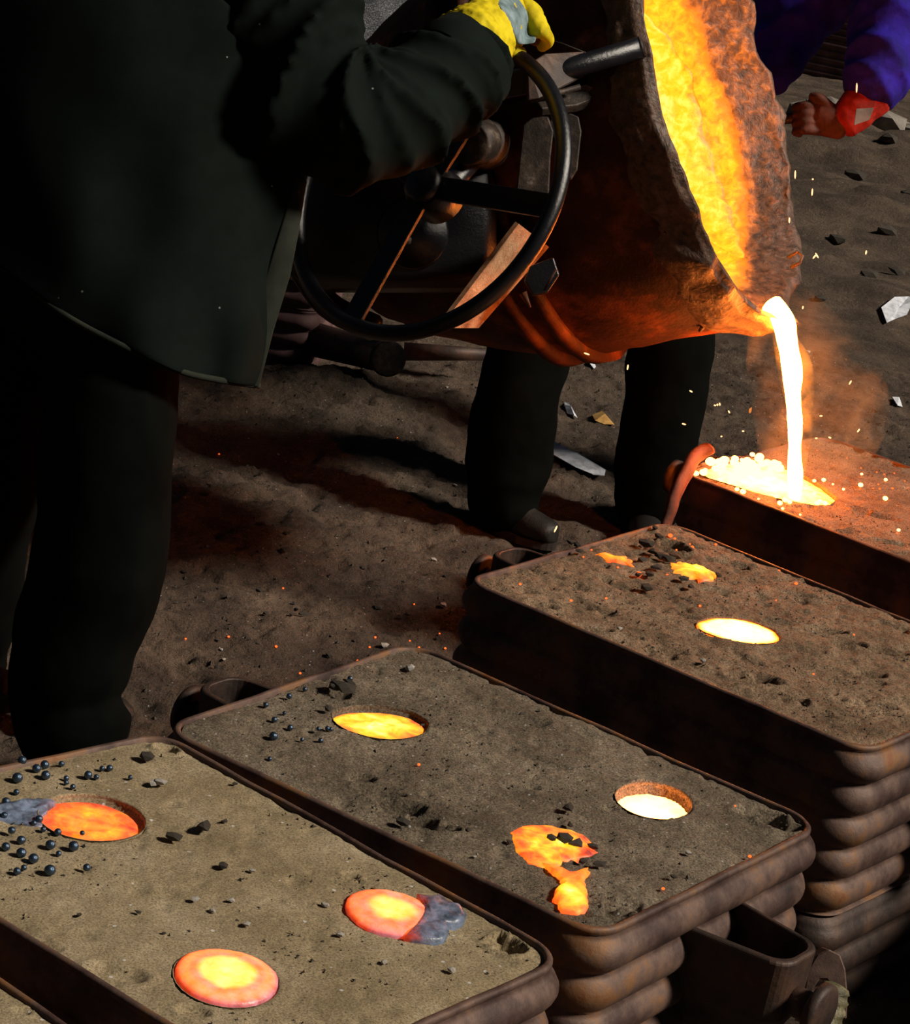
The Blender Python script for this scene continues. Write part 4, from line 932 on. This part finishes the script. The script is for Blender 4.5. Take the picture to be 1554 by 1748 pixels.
# ------------------------------------------------------------------ clamp hook and bar beside the second mold
HD = depth(pt(1415, 1690, .3))-.02
r = empty('clamp_hook', cp(1415, 1720, HD), 'rusty curved clamp hook hanging at the end of the open bracket', 'hook')
outl = [(1368, 1748), (1372, 1700), (1380, 1655), (1395, 1630), (1415, 1620), (1435, 1630), (1444, 1655), (1448, 1700), (1446, 1740), (1430, 1740), (1425, 1690), (1412, 1672), (1400, 1672), (1388, 1690), (1376, 1720)]
n_ = len(outl); a = [cp(x, y, HD) for x, y in outl]; b = [cp(x-12, y-4, HD+.05) for x, y in outl]
Fc = [tuple(reversed(range(n_))), tuple(range(n_, 2*n_))]+[(k, (k+1) % n_, n_+(k+1) % n_, n_+k) for k in range(n_)]
o = adopt(mesh('hook_plate', a+b, Fc, M['rust'], smooth=False), r); bv = o.modifiers.new('b', 'BEVEL'); bv.width = .002
o = mesh('slag_crusted_bar', *limb([(cp(1425, 1690, HD-.03), .022), (cp(1410, 1730, HD-.03), .026), (cp(1400, 1790, HD-.03), .028)], 18, 8, wob=lambda u, a: .1*math.sin(7*a+20*u)+.08*math.sin(31*u)), surface('olive_slag', [(.35, (.05, .045, .02)), (.55, (.16, .14, .07)), (.75, (.4, .37, .25))], 40, .5, .9, 90, spec=.6)); tag(o, 'olive slag-crusted round bar below the rusty hook', 'bar')
# red-hot strap hanging off the far mold bracket
o = mesh('hot_strap', *limb([(cp(1210, 765, SPD+.05), (.012, .02)), (cp(1188, 780, SPD+.03), (.02, .014)), (cp(1165, 820, SPD-.02), (.022, .012)), (cp(1148, 860, SPD-.03), (.02, .012)), (cp(1135, 905, SPD-.03), (.018, .01))], 14, 6, wob=fold(20, .1)), M['leather']); tag(o, 'rust-red strap draped over the bracket of the far mold', 'strap')

# ------------------------------------------------------------------ beads, crumbs, sparks
def ico(r, seed=0, jag=0, sq=1):
    import bmesh
    bm = bmesh.new(); bmesh.ops.create_icosphere(bm, subdivisions=2 if jag < .12 else 1, radius=r)
    rs = random.Random(seed)
    for v in bm.verts:
        v.co *= 1+jag*rs.uniform(-1, 1); v.co.z *= sq; v.co.x *= 1+jag*.9
    me = bpy.data.meshes.new('m'); bm.to_mesh(me); bm.free(); me.polygons.foreach_set('use_smooth', [jag < .12]*len(me.polygons)); return me
SC = {'metal_bead': .8, 'glowing_ember': .68, 'slag_crumb': .85, 'splash_drop': .85}
ORD = ['leftmost', 'second from left', 'third from left', 'fourth from left', 'fifth from left', 'sixth from left', 'seventh from left', 'eighth from left', 'ninth from left', 'tenth from left', 'eleventh from left', 'twelfth from left', '13th from left', '14th from left', '15th from left', '16th from left', '17th from left', '18th from left', '19th from left', '20th from left', '21st from left', '22nd from left', '23rd from left']
def placed(noun, where, split=None):
    """label by order from the left, in the band above or below a landmark when there is one"""
    def f(i, pts):
        x, y, s = pts[i]; up = None if split is None else y < split[0]
        grp = sorted(p for p in pts if split is None or (p[1] < split[0]) == up)
        k = grp.index(pts[i]); band = '' if split is None else ' '+(split[1] if up else split[2])
        sz = sorted(p[2] for p in pts); w_ = 'large ' if s >= sz[int(len(sz)*.7)] and s > sz[0]*1.3 else ('tiny ' if s <= sz[int(len(sz)*.3)] and s < sz[-1]/1.3 else '')
        return w_+noun+', '+ORD[min(k, len(ORD)-1)]+band+', '+where
    return f
def scatter(name, meshes, pts, z, label, cat, group, sink=.2):
    for i, (x, y, s) in enumerate(pts):
        zz = z if z is not None else None
        p = pt(x, y, z if z is not None else 0)
        if z is None: p.z = gz(p.x, p.y)
        me = meshes[i % len(meshes)]
        o = bpy.data.objects.new(name, me); COL.objects.link(o); s *= SC.get(name, 1); o.scale = (s, s, s); o.rotation_euler = (0, 0, i*1.3)
        o.location = p+Vector((0, 0, s*(1-sink))); tag(o, label if isinstance(label, str) else label(i, pts), cat, group)
bd = ico(1, 1, .03); bd.materials.append(M['bead'])
def z5(L): return [(x*.3218, 1200+y*.3218, s) for x, y, s in L]
scatter('metal_bead', [bd], z5([(115, 322, .008), (235, 345, .008), (192, 365, .008), (90, 418, .0095), (240, 402, .0085), (350, 410, .005), (465, 398, .0075), (510, 403, .005), (325, 335, .0055), (540, 358, .005), (580, 358, .006), (85, 485, .0055), (30, 540, .0075), (385, 455, .005), (60, 690, .0065), (110, 745, .0075), (28, 780, .0075), (265, 772, .0085), (388, 780, .009), (110, 815, .0085), (175, 845, .0085), (88, 908, .0065), (262, 910, .0095), (458, 888, .0065), (125, 885, .005), (305, 700, .0065), (228, 682, .005), (205, 632, .007), (310, 810, .005), (690, 405, .0045), (20, 610, .006), (178, 648, .005), (350, 432, .0045), (435, 700, .0045)]),
        ZT-.002, placed('blue-black metal bead', 'near left mold', (1385, 'behind the orange pool', 'in front of the orange pool')), 'metal bead', 'blue beads on the near left mold')
def z4(L): return [(300+x*.3861, 1080+y*.3861, s) for x, y, s in L]
scatter('metal_bead', [bd], z4([(430, 472, .0085), (500, 290, .006), (770, 213, .006), (398, 328, .0055), (505, 430, .006), (640, 485, .005), (630, 432, .0045), (670, 432, .005), (558, 480, .004), (480, 362, .004), (570, 258, .005), (415, 565, .0045), (685, 435, .0045), (435, 395, .006)]),
        ZT-.002, placed('blue bead', 'second mold'), 'metal bead', 'blue beads on the second mold')
st = [ico(1, s, .36, .62) for s in range(4)]
for q in st: q.materials.append(M['stone'])
sp_m = [ico(1, s, .28, .7) for s in range(4, 7)]
for q in sp_m: q.materials.append(M['stonepale'])
rs = random.Random(5)
scatter('slag_crumb', st, [(293, 1436, .011), (345, 1419, .012), (252, 1300, .012), (383, 1405, .005), (380, 1483, .008), (400, 1340, .004), (135, 1565, .004), (235, 1560, .004), (280, 1595, .003)], ZT-.002, placed('dark crumb', 'bare near left mold'), 'crumb', 'dark crumbs on the near left mold')
scatter('slag_crumb', st, [(685, 1410, .010), (968, 1385, .010), (965, 1440, .013), (982, 1448, .012), (940, 1436, .009), (1020, 1480, .009), (995, 1475, .007), (585, 1185, .018), (575, 1180, .014), (598, 1172, .010), (1010, 1450, .008), (973, 1412, .006), (1150, 1500, .005), (800, 1420, .005), (868, 1440, .005), (720, 1240, .004), (560, 1215, .008)], ZT, placed('dark slag crumb', 'second mold', (1300, 'at the back', 'in the front half')), 'crumb', 'slag crumbs on the second mold')
scatter('slag_crumb', st, [(1100, 935, .016), (1113, 948, .014), (1128, 955, .013), (1120, 975, .013), (1108, 985, .011), (1165, 992, .010), (1090, 985, .008), (1140, 960, .013), (1105, 1010, .014), (1125, 920, .010), (1150, 955, .012), (985, 935, .010), (975, 930, .009), (1180, 1005, .008), (1225, 985, .008), (1095, 960, .01), (1118, 905, .008), (990, 945, .008)], ZT, placed('dark slag lump', 'by the orange cracks'), 'crumb', 'slag lumps on the third mold')
scatter('slag_crumb', st, [(rs.uniform(900, 1540), 0, rs.uniform(.003, .007)) for _ in range(0)], ZT, 'x', 'crumb', 'x')
scatter('pale_grit', sp_m, [(274, 1342, .008), (262, 1341, .006), (580, 1600, .005), (333, 1540, .005), (362, 1558, .004), (395, 1540, .004), (420, 1582, .005), (555, 1548, .0045), (700, 1146, .008), (1175, 1460, .005), (1058, 1075, .004), (1200, 1132, .006), (430, 1490, .004), (655, 1645, .004), (770, 1660, .005), (810, 1465, .003)], ZT-.002, placed('pale grit crumb', 'of the sand molds'), 'crumb', 'pale grit on the sand molds')
L = []
for _ in range(90):
    x, y = rs.uniform(310, 1550), rs.uniform(600, 1150)
    L.append((x, y, rs.uniform(.004, .010)))
scatter('dirt_pebble', [st[0], st[1], st[2], sp_m[0], st[3]], [p for p in L if not (p[0] > 780 and p[1] > 760)], None, 'small pebble lying on the dirt floor', 'pebble', 'pebbles on the dirt floor')
scatter('dirt_lump', st, [(1450, 330, .05), (1500, 300, .06), (1430, 420, .04), (1510, 420, .05), (1540, 380, .05), (1480, 470, .035), (1400, 520, .03), (1530, 470, .03)], None, placed('clod of earth', 'far dirt heap'), 'clod', 'clods on the far dirt heap', sink=.6)
# hot drops splashed on the far mold
dm = ico(1, 2, .05, .8); dm.materials.append(M['drop'])
em = ico(1, 2, .05, .8); em.materials.append(M['ember'])
L = [(rs.gauss(1268, 38), rs.gauss(803, 11), rs.uniform(.006, .015)) for _ in range(70)]
L = [p for p in L if 1196 < p[0] < 1345 and p[1] > 778+.0*p[0] and p[1] < 795+(p[0]-1200)*.36+18]
scatter('splash_drop', [dm], L, ZT+.003, 'white-hot drop in the splash left of the stream', 'metal drop', 'splash drops beside the stream')
scatter('splash_drop', [dm], [(1331, 862, .007), (1340, 857, .008), (1348, 860, .006), (1395, 862, .007), (1408, 862, .007), (1400, 858, .006), (1268, 843, .008), (1258, 838, .006), (1406, 822, .006), (1390, 823, .005), (1325, 850, .006), (1230, 822, .007), (1188, 812, .008), (1469, 831, .007), (1511, 854, .007), (1512, 821, .005), (1471, 811, .004), (1534, 907, .0045), (1390, 845, .005), (1336, 870, .004), (1295, 853, .003), (1366, 880, .003), (1422, 828, .003), (1440, 837, .004)], ZT, placed('hot drop', 'far mold', (850, 'behind the white pool edge', 'in front of the white pool')), 'metal drop', 'hot drops on the far mold')
scatter('glowing_ember', [em], [(1470, 800, .003), (1502, 836, .004), (1524, 835, .004), (1491, 835, .003), (1497, 807, .003), (1414, 808, .0025), (1446, 783, .0025), (1395, 770, .0025), (1510, 811, .003), (1527, 809, .003), (1500, 828, .003), (1545, 822, .003)], ZT, placed('red ember', 'far mold right of the pour'), 'ember', 'embers on the far mold')
scatter('glowing_ember', [em], [(1144, 917, .007), (1152, 921, .004), (1182, 936, .005), (1222, 931, .004), (1131, 949, .004), (1139, 983, .0035), (1090, 984, .009), (1330, 976, .004), (1359, 998, .005), (1195, 1036, .004), (975, 1027, .004), (888, 999, .004), (1035, 1023, .0035), (1055, 970, .0035), (1010, 940, .003), (1389, 1152, .003), (1325, 1026, .0025), (1458, 1085, .003), (1178, 930, .003), (1155, 940, .003), (1105, 930, .006), (996, 952, .003)], ZT-.001, placed('glowing ember', 'third mold'), 'ember', 'embers on the third mold')
scatter('glowing_ember', [em], [(715, 1307, .0035), (1280, 1464, .004), (1132, 1519, .0035), (1255, 1377, .0025)], ZT-.001, placed('ember', 'second mold'), 'ember', 'embers on the second mold')
scatter('glowing_ember', [em], [(471, 1107, .0045), (390, 1090, .004), (317, 1092, .0035), (484, 1002, .0035), (611, 1127, .004), (513, 1147, .004), (641, 1088, .004), (632, 1101, .0035), (700, 1094, .003), (716, 1105, .0035), (760, 1109, .004), (708, 1028, .003), (675, 767, .002), (375, 770, .003), (750, 1085, .003)], None, placed('red ember', 'dirt floor'), 'ember', 'embers on the dirt floor')
# sparks in flight
def sparks(L, lab, grp):
    for i, (x, y, l, ang) in enumerate(L):
        d_ = SPD-.1+.25*((i*7) % 5)/5-.1
        a = cp(x, y, d_); v = (RIGHT*math.cos(math.radians(ang))-UP*math.sin(math.radians(ang)))*(l/F*d_)
        me_v, me_f = tube([a-v/2, a-v/4, a+v/4, a+v/2], [.0006, .0016, .0016, .0006], 8)
        me_v = [q-a for q in me_v]; o = mesh('spark', me_v, me_f, M['spark']); o.location = a; tag(o, lab, 'spark', grp)
sparks([(1072, 627, 9, 100), (1002, 604, 10, 20), (1180, 668, 6, 30), (1168, 724, 7, 15), (1221, 692, 4, 10), (1229, 690, 5, 80), (1245, 703, 5, 60), (1269, 736, 4, 0), (1232, 745, 3, 0), (1395, 436, 10, 60), (1391, 438, 9, 130), (1479, 431, 7, 100), (1387, 328, 12, 95), (1358, 298, 14, 92), (1348, 376, 9, 92), (1388, 306, 3, 0), (1371, 525, 5, 100), (1402, 710, 5, 0), (1417, 747, 5, 20), (1452, 653, 8, 120), (1394, 748, 4, 0), (1466, 735, 7, 125), (1041, 408, 6, 150), (1549, 1014, 14, 95), (1463, 150, 16, 92), (949, 903, 12, 115), (1225, 691, 4, 85)],
       'tiny spark flying in the air round the pour', 'sparks in the air round the pour')

# ------------------------------------------------------------------ litter and far things
def scrap(pts, z, name, label, cat, mat, th_=.002):
    a = [pt(x, y, 0) for x, y in pts]; c = sum(a, Vector())/len(a)
    V = [(p.x, p.y, gz(p.x, p.y)+z+.006*math.sin(i*2.1)) for i, p in enumerate(a)]+[(c.x, c.y, gz(c.x, c.y)+z+.012)]
    n = len(a); Fc = [(i, (i+1) % n, n) for i in range(n)]
    o = mesh(name, V, Fc, mat, smooth=False); o.modifiers.new('s', 'SOLIDIFY').thickness = th_
    return tag(o, label, cat)
scrap([(932, 765), (945, 768), (955, 778), (985, 785), (1015, 797), (1032, 812), (1030, 822), (1010, 820), (980, 810), (950, 797), (933, 788)], .012, 'paper_wrapper', 'crumpled white wrapper on the dirt between the standing worker legs', 'litter', M['white'])
scrap([(962, 698), (968, 702), (975, 710), (985, 716), (978, 718), (968, 712), (962, 704)], .008, 'paper_sliver', 'small curved white paper sliver above the wrapper', 'litter', M['white'])
scrap([(1010, 717), (1025, 716), (1032, 720), (1048, 728), (1045, 733), (1030, 731), (1015, 726)], .008, 'dry_leaf', 'dry orange-brown leaf on the dirt beside the standing worker', 'leaf', M['leaf'])
scrap([(1000, 636), (1007, 634), (1014, 641), (1010, 648), (1003, 645)], .008, 'paper_scrap', 'small pale paper scrap below the ladle', 'litter', M['white'])
scrap([(1500, 545), (1520, 538), (1545, 535), (1554, 540), (1545, 552), (1525, 555), (1512, 560)], .01, 'paper_scrap', 'white paper scrap on the dirt at the right edge', 'litter', M['white'])
scrap([(1520, 693), (1532, 691), (1540, 697), (1530, 702)], .008, 'paper_scrap', 'tiny white scrap above the far mold', 'litter', M['white'])
# pile of glittering granules behind the worker arm
c = pt(650, 118, 0); dg = depth(c)
def gp(P): 
    return np.clip(.55*np.exp(-((P[:, 0]-c.x)**2/.55**2+(P[:, 1]-c.y)**2/.8**2))+.03*fbm(P, 6, 3, 3), -.05, 1)-.05
V, Fc = grid(c.x-1.1, c.x+1.1, c.y-1.5, c.y+1.5, 110, 120, gp)
o = mesh('granule_pile', V, Fc, M['glitter']); tag(o, 'heap of glittering dark granules behind the arm of the worker', 'granules', None, 'stuff')
bgflask((1500, 150), .8, 1.6, math.radians(-12), [.3, .28], ['rusty flask lying far behind the worker in blue', 'rusty flask resting on the far one behind the worker in blue'], 'far rusty flasks behind the blue worker', mat=M['pinkrust'])
bgflask((760, 40), .8, 1.5, math.radians(-8), [.3], ['far ribbed flask behind the granule heap at the top'], None, mat=M['pinkrust'])
for i, (x, y, s) in enumerate([(1400, 245, .16), (1370, 235, .14), (1490, 262, .15), (1530, 250, .14), (1550, 262, .1)]):
    p = pt(x, y, 0); o = mesh('grey_rag_lump', [], [], None, me=ico(s, i, .18, .6)); o.data.materials.append(M['greyrag']); o.location = Vector((p.x, p.y, float(far_h(np.array([[p.x, p.y, 0.]]))[0])+s*.35)); tag(o, ['pale rag lump just right of the ladle, nearer the glove', 'pale rag lump touching the ladle edge', 'pale rag lump right of the red cuff', 'pale rag lump near the right edge, middle one', 'small pale rag lump at the right edge'][i], 'rag', 'pale rag lumps below the blue worker')

# ------------------------------------------------------------------ flame and smoke round the stream
def volume(name, pts, label, cat, col, dens, emi, nscale, lo, hi):
    V, Fc = limb(pts, 24, 5)
    mt, nt, out = newmat(name)
    n = noise(nt, nscale, 4, .6, geo(nt), 1.0)
    r = ramp(nt, n.outputs['Fac'], [(lo, (0, 0, 0)), (hi, (1, 1, 1))])
    pv = nt.nodes.new('ShaderNodeVolumePrincipled'); pv.inputs['Color'].default_value = (.8, .75, .7, 1)
    pv.inputs['Emission Color'].default_value = (*col, 1)
    nt.links.new(math_(nt, 'MULTIPLY', r.outputs[0], dens), pv.inputs['Density']); nt.links.new(math_(nt, 'MULTIPLY', r.outputs[0], emi), pv.inputs['Emission Strength'])
    nt.links.new(pv.outputs[0], out.inputs['Volume'])
    o = mesh(name, V, Fc, mt); return tag(o, label, cat)
volume('flame', [(cp(1330, 560, SPD), .02), (cp(1358, 630, SPD), .040), (cp(1368, 720, SPD), .028), (cp(1366, 790, SPD), .016), (cp(1362, 840, SPD), .010)], 'yellow-orange flame licking down the right of the stream', 'flame', (1, .3, .02), .0, 22, 22, .38, .72)
volume('smoke', [(cp(1330, 520, SPD+.05), .08), (cp(1375, 620, SPD+.08), .14), (cp(1400, 700, SPD+.08), .16), (cp(1380, 790, SPD+.05), .12)], 'wisps of smoke right of the stream, orange light put into their glow', 'smoke', (1, .3, .06), .6, 1.7, 10, .45, .75)  # stream's orange light put into the smoke as its own emission
